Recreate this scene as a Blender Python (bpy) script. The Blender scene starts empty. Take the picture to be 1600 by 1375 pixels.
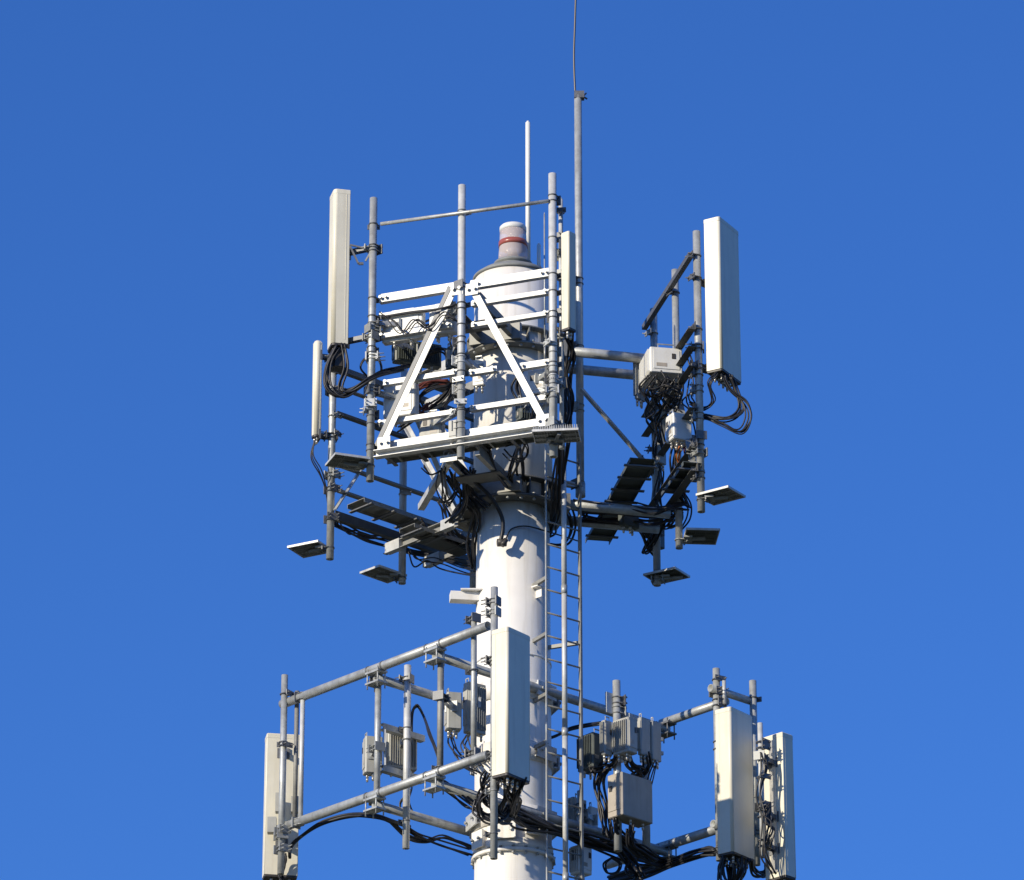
import bpy, bmesh, math, random
from mathutils import Vector, Matrix
random.seed(7)
R_ = math.radians
sc = bpy.context.scene
col = sc.collection

# ------------------------------------------------------------------ camera, sky, sun, exposure
FPX, EL, DIST, H0 = 7200.0, R_(23.0), 53.0, 22.5      # focal length in photo pixels, pitch, distance, height looked at
CE, SE = math.cos(EL), math.sin(EL)
CAM = Vector((0.0, -DIST * CE, H0 - DIST * SE))
cam = bpy.data.cameras.new('camera'); camo = bpy.data.objects.new('camera', cam); col.objects.link(camo)
cam.sensor_fit = 'HORIZONTAL'; cam.sensor_width = 36.0; cam.lens = 36.0 * FPX / 1600.0
cam.clip_start = 0.5; cam.clip_end = 12000.0
camo.location = CAM; camo.rotation_euler = (R_(90) + EL, 0, 0)
sc.camera = camo

SUN_AZ, SUN_EL = R_(48.0), R_(21.0)                   # azimuth left of the camera's back
sun_dir = Vector((-math.sin(SUN_AZ) * math.cos(SUN_EL), -math.cos(SUN_AZ) * math.cos(SUN_EL), math.sin(SUN_EL)))
w = bpy.data.worlds.new('World'); sc.world = w; w.use_nodes = True
nt = w.node_tree; nt.nodes.clear()
wo = nt.nodes.new('ShaderNodeOutputWorld'); bg = nt.nodes.new('ShaderNodeBackground'); sk = nt.nodes.new('ShaderNodeTexSky')
sk.sky_type = 'NISHITA'; sk.sun_disc = False
sk.sun_elevation = SUN_EL; sk.sun_rotation = math.atan2(sun_dir.x, sun_dir.y)
sk.altitude = 0.0; sk.air_density = 1.0; sk.dust_density = 0.2; sk.ozone_density = 3.0
hs = nt.nodes.new('ShaderNodeHueSaturation'); hs.inputs['Saturation'].default_value = 1.1; hs.inputs['Value'].default_value = 1.0
nt.links.new(sk.outputs[0], hs.inputs['Color']); tn = nt.nodes.new('ShaderNodeMix'); tn.data_type = 'RGBA'; tn.blend_type = 'MULTIPLY'; tn.inputs[0].default_value = 1.0
tn.inputs[7].default_value = (0.50, 1.05, 2.22, 1)      # the camera's vivid rendering of blue, the same over the whole sky
gm = nt.nodes.new('ShaderNodeGamma'); gm.inputs['Gamma'].default_value = 0.75
nt.links.new(hs.outputs[0], gm.inputs['Color']); nt.links.new(gm.outputs[0], tn.inputs[6]); nt.links.new(tn.outputs[2], bg.inputs['Color'])
bg.inputs['Strength'].default_value = 0.10
nt.links.new(bg.outputs[0], wo.inputs['Surface'])
sl = bpy.data.lights.new('sun', 'SUN'); slo = bpy.data.objects.new('sun', sl); col.objects.link(slo)
sl.energy = 5.0; sl.angle = R_(0.53); sl.color = (1.0, 0.89, 0.71)
slo.rotation_euler = sun_dir.to_track_quat('Z', 'Y').to_euler(); slo.location = (-20, -20, 40)
vs = sc.view_settings; vs.view_transform = 'Standard'; vs.look = 'None'; vs.exposure = 0.0; vs.gamma = 1.0; vs.use_curve_mapping = False
sc.render.engine = 'CYCLES'
sc.render.resolution_x = 1024; sc.render.resolution_y = 880

# ------------------------------------------------------------------ measuring: photo pixel + known depth -> place
def atY(px, py, Y):
    a = (px - 800.0) / FPX; b = (687.5 - py) / FPX
    d = Vector((a, CE - b * SE, SE + b * CE))
    return CAM + d * ((Y - CAM.y) / d.y)
def zat(py, Y):
    b = (687.5 - py) / FPX; a = Y - CAM.y
    return CAM.z + a * (SE + b * CE) / (CE - b * SE)
class Face:
    """a vertical plane of the tower's plan: point, direction along it, outward normal"""
    def __init__(s, x, y, ang):
        s.p = Vector((x, y, 0)); s.d = Vector((math.cos(R_(ang)), math.sin(R_(ang)), 0)); s.n = Vector((s.d.y, -s.d.x, 0))
    def at(s, px, py, off=0.0):
        a = (px - 800.0) / FPX; b = (687.5 - py) / FPX
        d = Vector((a, CE - b * SE, SE + b * CE))
        q = s.p + s.n * off
        t = (q - CAM).dot(s.n) / d.dot(s.n)
        return CAM + d * t
FF = Face(-0.59, -1.60, -21.0)
FR = Face(1.86, 0.43, -76.6); FR.n = -FR.n
FL = Face(-1.26, 1.50, 43.0); FL.n = -FL.n
FA = Face(-1.21, -1.05, -47.0)
VD = Vector((math.cos(R_(43)), math.sin(R_(43)), 0))     # arm direction of the lower mount
UD = FA.d.copy()
AX = Vector((0.012, 0, 0)); RP = 0.418
Z = Vector((0, 0, 1))

# ------------------------------------------------------------------ materials
def mat(name, c, rough=0.5, metal=0.0, var=0.12, scale=6.0, bump=0.0, streak=None, spec=0.5, streak_amt=0.5):
    m = bpy.data.materials.new(name); m.use_nodes = True
    n = m.node_tree.nodes; l = m.node_tree.links; b = n['Principled BSDF']
    b.inputs['Roughness'].default_value = rough; b.inputs['Metallic'].default_value = metal
    b.inputs['Specular IOR Level'].default_value = spec
    tc = n.new('ShaderNodeTexCoord'); geo = n.new('ShaderNodeNewGeometry'); oi = n.new('ShaderNodeObjectInfo')
    no = n.new('ShaderNodeTexNoise'); no.inputs['Scale'].default_value = scale; no.inputs['Detail'].default_value = 6; no.inputs['Roughness'].default_value = 0.65
    l.new(geo.outputs['Position'], no.inputs['Vector'])
    mp = n.new('ShaderNodeMapRange'); mp.inputs[1].default_value = 0.3; mp.inputs[2].default_value = 0.7
    mp.inputs[3].default_value = 1 - var; mp.inputs[4].default_value = 1 + var
    l.new(no.outputs[0], mp.inputs[0])
    ad = n.new('ShaderNodeMath'); ad.operation = 'MULTIPLY_ADD'; ad.inputs[1].default_value = 0.10; ad.inputs[2].default_value = 0.95
    l.new(oi.outputs['Random'], ad.inputs[0])
    mu = n.new('ShaderNodeMath'); mu.operation = 'MULTIPLY'; l.new(mp.outputs[0], mu.inputs[0]); l.new(ad.outputs[0], mu.inputs[1])
    vm = n.new('ShaderNodeVectorMath'); vm.operation = 'SCALE'; vm.inputs[0].default_value = c[:3]
    l.new(mu.outputs[0], vm.inputs['Scale'])
    out = vm.outputs[0]
    if streak:
        ma = n.new('ShaderNodeMapping'); ma.inputs['Scale'].default_value = (9, 9, 0.7)
        l.new(geo.outputs['Position'], ma.inputs['Vector'])
        n2 = n.new('ShaderNodeTexNoise'); n2.inputs['Scale'].default_value = 1.3; n2.inputs['Detail'].default_value = 5
        l.new(ma.outputs[0], n2.inputs['Vector'])
        m2 = n.new('ShaderNodeMapRange'); m2.inputs[1].default_value = 0.5; m2.inputs[2].default_value = 0.78; m2.inputs[4].default_value = streak_amt
        l.new(n2.outputs[0], m2.inputs[0])
        mx = n.new('ShaderNodeMix'); mx.data_type = 'RGBA'; mx.inputs[7].default_value = (*streak, 1)
        l.new(m2.outputs[0], mx.inputs[0]); l.new(out, mx.inputs[6]); out = mx.outputs[2]
    l.new(out, b.inputs['Base Color'])
    mr = n.new('ShaderNodeMapRange'); mr.inputs[3].default_value = max(0.05, rough - 0.12); mr.inputs[4].default_value = min(1, rough + 0.12)
    l.new(no.outputs[0], mr.inputs[0]); l.new(mr.outputs[0], b.inputs['Roughness'])
    if bump:
        bu = n.new('ShaderNodeBump'); bu.inputs['Strength'].default_value = bump; bu.inputs['Distance'].default_value = 0.01
        nb = n.new('ShaderNodeTexNoise'); nb.inputs['Scale'].default_value = scale * 6; nb.inputs['Detail'].default_value = 4
        l.new(geo.outputs['Position'], nb.inputs['Vector']); l.new(nb.outputs[0], bu.inputs['Height']); l.new(bu.outputs[0], b.inputs['Normal'])
    return m
M = {}
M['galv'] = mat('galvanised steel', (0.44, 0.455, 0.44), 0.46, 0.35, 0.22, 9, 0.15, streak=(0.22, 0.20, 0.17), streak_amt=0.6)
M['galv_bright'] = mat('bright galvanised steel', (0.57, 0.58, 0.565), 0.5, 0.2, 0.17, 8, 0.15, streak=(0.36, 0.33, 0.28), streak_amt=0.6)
M['clamp'] = mat('weathered clamp and shaded steel', (0.16, 0.165, 0.17), 0.55, 0.5, 0.2, 20, 0.2)  # clamps, plus shade put into the top tie and left diagonal
M['white'] = mat('white tower paint', (0.80, 0.78, 0.73), 0.5, 0.0, 0.05, 2.5, 0.05, streak=(0.52, 0.47, 0.38), streak_amt=0.6)
M['radome'] = mat('cream radome plastic', (0.76, 0.72, 0.575), 0.42, 0.0, 0.06, 3, 0.03, streak=(0.55, 0.50, 0.38), streak_amt=0.45)
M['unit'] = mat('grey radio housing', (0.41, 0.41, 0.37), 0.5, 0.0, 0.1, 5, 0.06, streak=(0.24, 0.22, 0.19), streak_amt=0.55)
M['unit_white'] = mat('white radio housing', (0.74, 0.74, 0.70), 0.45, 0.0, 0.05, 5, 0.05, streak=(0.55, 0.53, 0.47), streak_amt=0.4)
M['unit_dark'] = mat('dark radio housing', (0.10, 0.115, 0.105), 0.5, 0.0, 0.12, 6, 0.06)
M['under'] = mat('dark antenna base plastic', (0.055, 0.05, 0.045), 0.5, 0.0, 0.2, 12)
M['rubber'] = mat('black cable sheath', (0.018, 0.018, 0.02), 0.45, 0.0, 0.2, 12)
M['rubber_red'] = mat('red brown cable sheath', (0.12, 0.03, 0.02), 0.45, 0.0, 0.2, 12)
M['copper'] = mat('orange cable tape', (0.55, 0.16, 0.03), 0.5, 0.0, 0.2, 12)
M['alu'] = mat('bare metal connector', (0.72, 0.70, 0.64), 0.3, 0.7, 0.1, 20)
M['grate'] = mat('grey grating steel', (0.30, 0.31, 0.30), 0.55, 0.3, 0.2, 14, 0.2)
M['plank'] = mat('weathered and shaded walkway steel', (0.26, 0.26, 0.24), 0.6, 0.3, 0.2, 10, 0.2)  # also carries shade in its colour on arms, rails and ladder
M['beam'] = mat('dark weathered and shaded beam', (0.11, 0.115, 0.11), 0.6, 0.2, 0.25, 8, 0.2, streak=(0.16, 0.11, 0.08), streak_amt=0.5)  # dark tone holds the shade on the rear left rails as well
M['beige'] = mat('beige equipment housing', (0.40, 0.36, 0.30), 0.5, 0.0, 0.1, 5, 0.06, streak=(0.26, 0.21, 0.15), streak_amt=0.6)
M['lid'] = mat('grey sealing rim', (0.22, 0.23, 0.22), 0.6, 0.0, 0.15, 10)
M['lamp_red'] = mat('red beacon filter', (0.34, 0.09, 0.07), 0.3, 0.0, 0.1, 10)
M['fibre'] = mat('pale fibreglass', (0.76, 0.76, 0.70), 0.4, 0.0, 0.04, 5)
M['dark_rod'] = mat('dark metal rod', (0.13, 0.12, 0.11), 0.45, 0.5, 0.1, 10)
g = bpy.data.materials.new('clear beacon lens'); g.use_nodes = True
b = g.node_tree.nodes['Principled BSDF']; b.inputs['Base Color'].default_value = (0.86, 0.76, 0.73, 1); b.inputs['Transmission Weight'].default_value = 0.5
b.inputs['Roughness'].default_value = 0.14; b.inputs['IOR'].default_value = 1.12; M['lens'] = g
M['ground'] = mat('dry grass ground', (0.055, 0.06, 0.03), 0.95, 0.0, 0.4, 0.35, 0.0)

# ------------------------------------------------------------------ mesh collecting
def frame_of(d):
    d = d.normalized(); up = Z if abs(d.z) < 0.95 else Vector((1, 0, 0))
    x = d.cross(up).normalized(); y = x.cross(d).normalized()
    return x, y
class MB:
    def __init__(s): s.v = []; s.f = []; s.sm = []
    def add(s, vs_, fs, smooth):
        o = len(s.v); s.v += [tuple(q) for q in vs_]
        for i, f in enumerate(fs):
            s.f.append([o + k for k in f]); s.sm.append(smooth if isinstance(smooth, bool) else smooth[i])
        return s
    def tube(s, a, b_, r, n=14, r2=None):
        a = Vector(a); b_ = Vector(b_); r2 = r if r2 is None else r2
        x, y = frame_of(b_ - a); vs_ = []
        for q, rr in ((a, r), (b_, r2)):
            for k in range(n):
                t = 2 * math.pi * k / n; vs_.append(q + x * (math.cos(t) * rr) + y * (math.sin(t) * rr))
        fs = [[k, (k + 1) % n, n + (k + 1) % n, n + k] for k in range(n)] + [list(range(n))[::-1], list(range(n, 2 * n))]
        return s.add(vs_, fs, [True] * n + [False] * 2)
    def hollow(s, a, b_, r, t=0.006, n=16):
        """an open-ended pipe with a wall"""
        a = Vector(a); b_ = Vector(b_); x, y = frame_of(b_ - a); vs_ = []
        for q, rr in ((a, r), (b_, r), (b_, r - t), (a, r - t)):
            for k in range(n):
                u = 2 * math.pi * k / n; vs_.append(q + x * (math.cos(u) * rr) + y * (math.sin(u) * rr))
        fs = []; sm = []
        for j in range(4):
            for k in range(n):
                fs.append([j * n + k, j * n + (k + 1) % n, ((j + 1) % 4) * n + (k + 1) % n, ((j + 1) % 4) * n + k]); sm.append(j in (0, 2))
        return s.add(vs_, fs, sm)
    def path(s, pts, r, n=6):
        pts = [Vector(p) for p in pts]; P = []
        q = [pts[0] * 2 - pts[1]] + pts + [pts[-1] * 2 - pts[-2]]
        for i in range(1, len(q) - 2):
            for k in range(6):
                t = k / 6.0; a, b_, c, d = q[i - 1], q[i], q[i + 1], q[i + 2]
                P.append(0.5 * ((2 * b_) + (c - a) * t + (2 * a - 5 * b_ + 4 * c - d) * t * t + (3 * b_ - a - 3 * c + d) * t ** 3))
        P.append(pts[-1]); vs_ = []; x = None
        for i, p in enumerate(P):
            d = (P[min(i + 1, len(P) - 1)] - P[max(i - 1, 0)])
            if d.length < 1e-7: d = Vector((0, 0, -1))
            d.normalize()
            if x is None: x, _ = frame_of(d)
            x = (x - d * x.dot(d)); x = x.normalized() if x.length > 1e-5 else frame_of(d)[0]
            y = d.cross(x)
            for k in range(n):
                u = 2 * math.pi * k / n; vs_.append(p + x * (math.cos(u) * r) + y * (math.sin(u) * r))
        m_ = len(P); fs = [[i * n + k, i * n + (k + 1) % n, (i + 1) * n + (k + 1) % n, (i + 1) * n + k] for i in range(m_ - 1) for k in range(n)]
        sm = [True] * len(fs); fs += [list(range(n))[::-1], list(range((m_ - 1) * n, m_ * n))]
        return s.add(vs_, fs, sm + [False] * 2)
    def box(s, c, ax, ay, az_, hx, hy, hz, ch=0.0):
        """oriented box with half sizes; ch chamfers the four edges along az_"""
        c = Vector(c)
        if ch <= 0: prof = [(-hx, -hy), (hx, -hy), (hx, hy), (-hx, hy)]
        else:
            prof = []
            for (sx, sy) in ((-1, -1), (1, -1), (1, 1), (-1, 1)):
                p = (sx * hx, sy * (hy - ch)); q = (sx * (hx - ch), sy * hy)
                prof += [p, q] if sx * sy > 0 else [q, p]
            prof = [prof[i] for i in range(8)]
        return s.prism(c - az_ * hz, ax, ay, az_, prof, 2 * hz)
    def prism(s, c, ax, ay, az_, prof, h, smooth=False, taper=None):
        n = len(prof); vs_ = [c + ax * p[0] + ay * p[1] for p in prof] + [c + ax * p[0] + ay * p[1] + az_ * h for p in prof]
        area = sum(prof[i][0] * prof[(i + 1) % n][1] - prof[(i + 1) % n][0] * prof[i][1] for i in range(n))
        if area * (ax.cross(ay)).dot(az_) < 0: vs_ = [vs_[n - 1 - i] for i in range(n)] + [vs_[2 * n - 1 - i] for i in range(n)]
        fs = [[k, (k + 1) % n, n + (k + 1) % n, n + k] for k in range(n)] + [list(range(n))[::-1], list(range(n, 2 * n))]
        return s.add(vs_, fs, [smooth] * n + [False] * 2)
    def bar(s, a, b_, wdt, hgt, up=Z):
        a = Vector(a); b_ = Vector(b_); d = (b_ - a); L = d.length; d.normalize()
        x = d.cross(up); x = x.normalized() if x.length > 1e-4 else frame_of(d)[0]; y = x.cross(d)
        return s.box((a + b_) / 2, x, y, d, wdt / 2, hgt / 2, L / 2)
    def section(s, a, b_, prof, up=Z, flip=1):
        """a rolled section swept from a to b: prof in (side, up)"""
        a = Vector(a); b_ = Vector(b_); d = (b_ - a); L = d.length; d.normalize()
        x = d.cross(up).normalized() * flip; y = x.cross(d) * flip
        return s.prism(a, x, y, d, prof, L)
    def ring(s, c, r0, r1, z0, z1, n=48):
        vs_ = []
        for (r, z) in ((r0, z0), (r1, z0), (r1, z1), (r0, z1)):
            for k in range(n):
                t = 2 * math.pi * k / n; vs_.append(Vector((c.x + math.cos(t) * r, c.y + math.sin(t) * r, z)))
        fs = []; sm = []
        for j in range(4):
            for k in range(n):
                fs.append([j * n + k, j * n + (k + 1) % n, ((j + 1) % 4) * n + (k + 1) % n, ((j + 1) % 4) * n + k]); sm.append(j in (1, 3))
        return s.add(vs_, fs, sm)
    def lathe(s, c, prof, n=40, sharp=()):
        vs_ = []; fs = []; sm = []
        for (r, z) in prof:
            for k in range(n):
                t = 2 * math.pi * k / n; vs_.append(Vector((c.x + math.cos(t) * r, c.y + math.sin(t) * r, z)))
        for j in range(len(prof) - 1):
            for k in range(n):
                fs.append([j * n + k, j * n + (k + 1) % n, (j + 1) * n + (k + 1) % n, (j + 1) * n + k]); sm.append(abs(prof[j][1] - prof[j + 1][1]) > 1e-4)
        fs += [list(range(n))[::-1], [(len(prof) - 1) * n + k for k in range(n)]]; sm += [False, False]
        return s.add(vs_, fs, sm)
    def mesh(s, name, m, off=Vector((0, 0, 0))):
        me = bpy.data.meshes.new(name)
        me.from_pydata([(v[0] - off.x, v[1] - off.y, v[2] - off.z) for v in s.v], [], s.f)
        me.polygons.foreach_set('use_smooth', s.sm); me.materials.append(M[m]); me.update()
        bm = bmesh.new(); bm.from_mesh(me); bmesh.ops.recalc_face_normals(bm, faces=bm.faces); bm.to_mesh(me); bm.free()
        return me
def root_of(o):
    while o.parent: o = o.parent
    return o
def thing(name, label, cat, loc, group=None):
    o = bpy.data.objects.new(name, None); o.empty_display_size = 0.1; col.objects.link(o); o.location = loc
    o['label'] = label; o['category'] = cat
    if group: o['group'] = group
    return o
def part(name, mb, m, parent, label=None, kind=None):
    o = bpy.data.objects.new(name, mb.mesh(name, m, Vector(root_of(parent).location))); col.objects.link(o); o.parent = parent
    if label: o['label'] = label
    if kind: o['kind'] = kind
    return o
def put(name, me, parent, loc, rot=None):
    """one more piece that shares mesh data; loc and rot in the world"""
    o = bpy.data.objects.new(name, me); col.objects.link(o); o.parent = parent
    off = Vector(root_of(parent).location)
    if name == 'clamp': rot = Matrix.Rotation(R_(random.uniform(-22, 22)), 3, 'Z') @ rot; loc = Vector(loc) + Z * random.uniform(-.02, .02)
    o.matrix_basis = Matrix.Translation(Vector(loc) - off) @ (rot.to_4x4() if rot else Matrix.Identity(4))
    return o
def rotz(v):
    """rotation whose local X lies along the plan vector v"""
    return Matrix.Rotation(math.atan2(v.y, v.x), 3, 'Z')
L_PROF = lambda wv, wh, t: [(0, 0), (wh, 0), (wh, t), (t, t), (t, wv), (0, wv)]
C_PROF = lambda b_, h, t: [(0, -h / 2), (b_, -h / 2), (b_, -h / 2 + t), (t, -h / 2 + t), (t, h / 2 - t), (b_, h / 2 - t), (b_, h / 2), (0, h / 2)]

# shared small pieces --------------------------------------------------
def clamp_mesh(r, m='clamp', kind=0):
    mb = MB(); X1, Y1 = Vector((1, 0, 0)), Vector((0, 1, 0))
    for dz in ((-0.035, 0.035), (0.0,), (-0.022, 0.022))[kind]:
        mb.ring(Vector((0, 0, 0)), r - 0.001, r + 0.009, dz - 0.006, dz + 0.006, 14)
        for sy in (-1, 1):
            mb.tube((0, sy * (r + 0.006), dz), (r + 0.065 + .02 * kind, sy * (r + 0.006), dz), 0.006, 6)
            mb.tube((r + 0.045, sy * (r + 0.006), dz), (r + 0.056, sy * (r + 0.006), dz), 0.013, 6)
    hz = (0.06, 0.03, 0.045)[kind]
    mb.box((r + 0.034, 0, 0), X1, Y1, Z, 0.006, r + 0.028, hz)
    mb.box((r + 0.014, 0, 0), X1, Y1, Z, 0.014, 0.022, hz * .8)
    if kind == 2: mb.box((-r - 0.012, 0, 0), X1, Y1, Z, 0.008, r + 0.02, 0.05)
    return mb.mesh('clamp', m)
class Pick:
    """hands out one of several clamp shapes each time"""
    def __init__(s, ms, rs): s.d = {r: [clamp_mesh(r, m, k) for m in ms for k in (0, 1, 2, 1)] for r in rs}
    def __getitem__(s, r): return random.choice(s.d[r])
    def __iter__(s): return iter(s.d)
CLAMP = Pick(('clamp', 'clamp', 'grate'), (0.036, 0.044, 0.055))
CLAMPL = Pick(('galv_bright',), (0.036, 0.044))
def bolt_mesh():
    mb = MB(); mb.tube((0, 0, -0.03), (0, 0, 0.03), 0.011, 6); mb.tube((0, 0, 0.03), (0, 0, 0.044), 0.02, 6); mb.tube((0, 0, -0.044), (0, 0, -0.03), 0.02, 6)
    return mb.mesh('bolt', 'galv')
BOLT = bolt_mesh()
def conn_mesh():
    mb = MB(); mb.tube((0, 0, 0), (0, 0, -0.035), 0.017, 10); mb.tube((0, 0, -0.035), (0, 0, -0.085), 0.0125, 10); mb.tube((0, 0, -0.05), (0, 0, -0.07), 0.0165, 6)
    return mb.mesh('connector', 'alu')
CONN = conn_mesh()

# ------------------------------------------------------------------ ground
mb = MB(); S = 4000; n = 24
vs_ = [Vector((-S + 2 * S * i / n, -S + 2 * S * j / n, 0)) for j in range(n + 1) for i in range(n + 1)]
mb.add(vs_, [[j * (n + 1) + i, j * (n + 1) + i + 1, (j + 1) * (n + 1) + i + 1, (j + 1) * (n + 1) + i] for j in range(n) for i in range(n)], False)
gr = bpy.data.objects.new('ground', mb.mesh('ground', 'ground')); col.objects.link(gr); gr['kind'] = 'structure'

# ------------------------------------------------------------------ monopole
tower = thing('monopole_tower', 'tall white painted steel monopole carrying all the antenna frames', 'tower', (AX.x, AX.y, 0))
ZTOP = zat(437, 0.0)
ZU = (zat(508, -0.5), zat(537, -0.55))        # upper collar plates: top, bottom
ZL = (zat(743, -0.5), zat(776, -0.55))
part('shaft', MB().lathe(AX, [(RP + 0.16, -0.1), (RP + 0.16, 0.02), (RP + 0.02, 0.02), (RP + 0.012, H0 - 4), (RP, ZL[1] + .01)], 64), 'white', tower)
RD = 0.452
part('drum', MB().lathe(AX, [(RD, ZL[1] + .012), (RD, ZTOP - 0.03)], 64), 'white', tower)
part('weld_seam', MB().box(AX + Vector((math.cos(R_(200)), math.sin(R_(200)), 0)) * (RP + .004) + Z * (ZL[1] / 2), Vector((0, 1, 0)), Vector((1, 0, 0)), Z, .01, .006, ZL[1] / 2 - .1), 'white', tower)
part('cap_rim', MB().lathe(AX, [(RD - 0.01, ZTOP - 0.035), (RD + 0.018, ZTOP - 0.03), (RD + 0.018, ZTOP + 0.0), (RD - 0.06, ZTOP + 0.06), (0.24, ZTOP + 0.09)], 64), 'lid', tower)
for zz in [6.2, 12.3, zat(1020, -0.42)]:
    part('weld_band', MB().ring(AX, RP - 0.02, RP + 0.017, zz - 0.012, zz + 0.012, 64), 'white', tower)
GUS = MB(); GUS.add([Vector(p) for p in ((RP, -0.006, 0), (0.60, -0.006, 0), (0.60, -0.006, 0.05), (RP + 0.03, -0.006, 0.2), (RP, -0.006, 0.2), (RP, 0.006, 0), (0.60, 0.006, 0), (0.60, 0.006, 0.05), (RP + 0.03, 0.006, 0.2), (RP, 0.006, 0.2))],
    [[0, 1, 2, 3, 4], [9, 8, 7, 6, 5], [0, 5, 6, 1], [1, 6, 7, 2], [2, 7, 8, 3], [3, 8, 9, 4], [4, 9, 5, 0]], False)
def collar(zt, zb, rr, matn):
    c = part('collar', MB().ring(AX, RP - 0.02, rr, zb, zb + 0.028, 64).ring(AX, RP - 0.02, rr - 0.06, zt - 0.022, zt, 64).ring(AX, RP - 0.02, RP + 0.03, zb + 0.028, zt - 0.022, 64), matn, tower)
    k = zt - zb - 0.05
    me = bpy.data.meshes.get('gusset%.2f' % rr)
    if me is None:
        m2 = MB(); m2.box(((RP + rr - 0.05) / 2, 0, 0), Vector((1, 0, 0)), Vector((0, 1, 0)), Z, (rr - 0.05 - RP) / 2 - 0.012, 0.008, k / 2); me = m2.mesh('gusset%.2f' % rr, matn)
    for i in range(14):
        a = 2 * math.pi * (i + 0.3) / 14
        put('gusset', me, c, (AX.x, AX.y, zb + 0.028 + k / 2), Matrix.Rotation(a, 3, 'Z'))
    for i in range(24):
        a = 2 * math.pi * (i + 0.6) / 24
        put('bolt', BOLT, c, (AX.x + math.cos(a) * (rr - 0.03), AX.y + math.sin(a) * (rr - 0.03), zb + 0.012))
    return c
collar(ZU[0], ZU[1], 0.60, 'plank')
collar(ZL[0], ZL[1], 0.615, 'beam')

# beacon
zb = ZTOP + 0.09
bea = thing('obstruction_beacon', 'round aviation warning beacon with pinkish lens and red band on top of the tower', 'beacon', (AX.x, AX.y, zb))
zl0, zl1 = zat(404, -0.15), zat(352, -0.15)
part('base', MB().lathe(AX, [(0.20, zb), (0.27, zb), (0.27, zb + 0.03), (0.205, zb + 0.05), (0.205, zl0 - 0.035), (0.225, zl0 - 0.03), (0.225, zl0)], 40), 'lid', bea)
part('lens', MB().lathe(AX, [(0.172, zl0 + 0.001), (0.17, zl0 + 0.12), (0.162, zl0 + 0.22), (0.155, zl1 - 0.02)], 40), 'lens', bea)
part('lamp_core', MB().lathe(AX, [(0.06, zl0 + 0.005), (0.06, zl1 - 0.03)], 24), 'alu', bea)
part('red_filter', MB().ring(AX, 0.1, 0.1695, zl0 + 0.21, zl0 + 0.275, 40), 'lamp_red', bea)
part('top_cap', MB().lathe(AX, [(0.15, zl1 - 0.019), (0.158, zl1 - 0.015), (0.158, zl1 + 0.035), (0.14, zl1 + 0.055), (0.05, zl1 + 0.065)], 40), 'unit_white', bea)

# ------------------------------------------------------------------ antenna frames of the upper triangle
def vpipe(parent, F, px, y0, y1, r, m='galv', off=0.0, name='mast_pipe'):
    q = F.at(px, (y0 + y1) / 2, off); a = Vector((q.x, q.y, zat(y0, q.y))); b_ = Vector((q.x, q.y, zat(y1, q.y)))
    part(name, MB().hollow(b_, a, r), m, parent)
    return q
zr = lambda py, q: zat(py, q.y)
fr = thing('antenna_mount_frame', 'sunlit front antenna frame of three pipes, flat rails and crossed diagonals below the beacon', 'antenna frame', (FF.p.x, FF.p.y, H0 - 1.1), 'triangular upper antenna frames')
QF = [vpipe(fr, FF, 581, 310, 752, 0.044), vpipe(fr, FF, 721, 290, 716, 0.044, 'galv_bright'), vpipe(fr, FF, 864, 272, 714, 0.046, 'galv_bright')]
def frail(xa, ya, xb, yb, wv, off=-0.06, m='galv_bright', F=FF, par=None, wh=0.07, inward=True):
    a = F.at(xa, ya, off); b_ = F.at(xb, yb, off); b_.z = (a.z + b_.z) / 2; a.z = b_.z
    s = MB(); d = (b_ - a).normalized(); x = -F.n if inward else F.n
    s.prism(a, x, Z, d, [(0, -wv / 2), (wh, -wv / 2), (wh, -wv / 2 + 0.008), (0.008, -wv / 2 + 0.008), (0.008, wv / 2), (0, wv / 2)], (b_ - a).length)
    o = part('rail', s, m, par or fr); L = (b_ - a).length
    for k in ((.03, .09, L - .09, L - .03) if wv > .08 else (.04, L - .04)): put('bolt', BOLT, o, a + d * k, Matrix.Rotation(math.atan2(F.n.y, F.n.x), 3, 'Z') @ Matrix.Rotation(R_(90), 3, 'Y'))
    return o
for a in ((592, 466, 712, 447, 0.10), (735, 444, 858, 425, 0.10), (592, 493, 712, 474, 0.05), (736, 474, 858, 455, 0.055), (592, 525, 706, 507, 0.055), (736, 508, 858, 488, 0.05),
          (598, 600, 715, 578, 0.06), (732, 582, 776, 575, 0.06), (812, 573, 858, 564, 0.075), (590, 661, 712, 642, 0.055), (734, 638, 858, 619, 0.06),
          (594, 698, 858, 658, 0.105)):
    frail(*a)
a = FF.at(595, 350, 0.05); b_ = FF.at(858, 314, 0.05)
part('top_tie', MB().tube(a, b_, 0.022, 10), 'galv', fr)
def diag(xa, ya, xb, yb, F, off, wdt, par, m='galv_bright'):
    a = F.at(xa, ya, off); b_ = F.at(xb, yb, off); s = MB(); d = (b_ - a).normalized(); x = F.n; y = x.cross(d).normalized()
    if y.x > 0: y = -y
    s.prism(a, y, x, d, [(-wdt / 2, 0), (wdt / 2, 0), (wdt / 2, -0.055), (wdt / 2 - 0.007, -0.055), (wdt / 2 - 0.007, -0.007), (-wdt / 2, -0.007)], (b_ - a).length)
    return part('diagonal', s, m, par)
diag(711, 449, 596, 697, FF, 0.012, 0.07, fr); part('diagonal', MB().bar(FF.at(704, 450, -.03), FF.at(589, 698, -.03), .05, .06, FF.n), 'clamp', fr); diag(737, 449, 852, 662, FF, 0.012, 0.08, fr)  # dark bar added to stand for the left diagonal's shaded side
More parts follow.
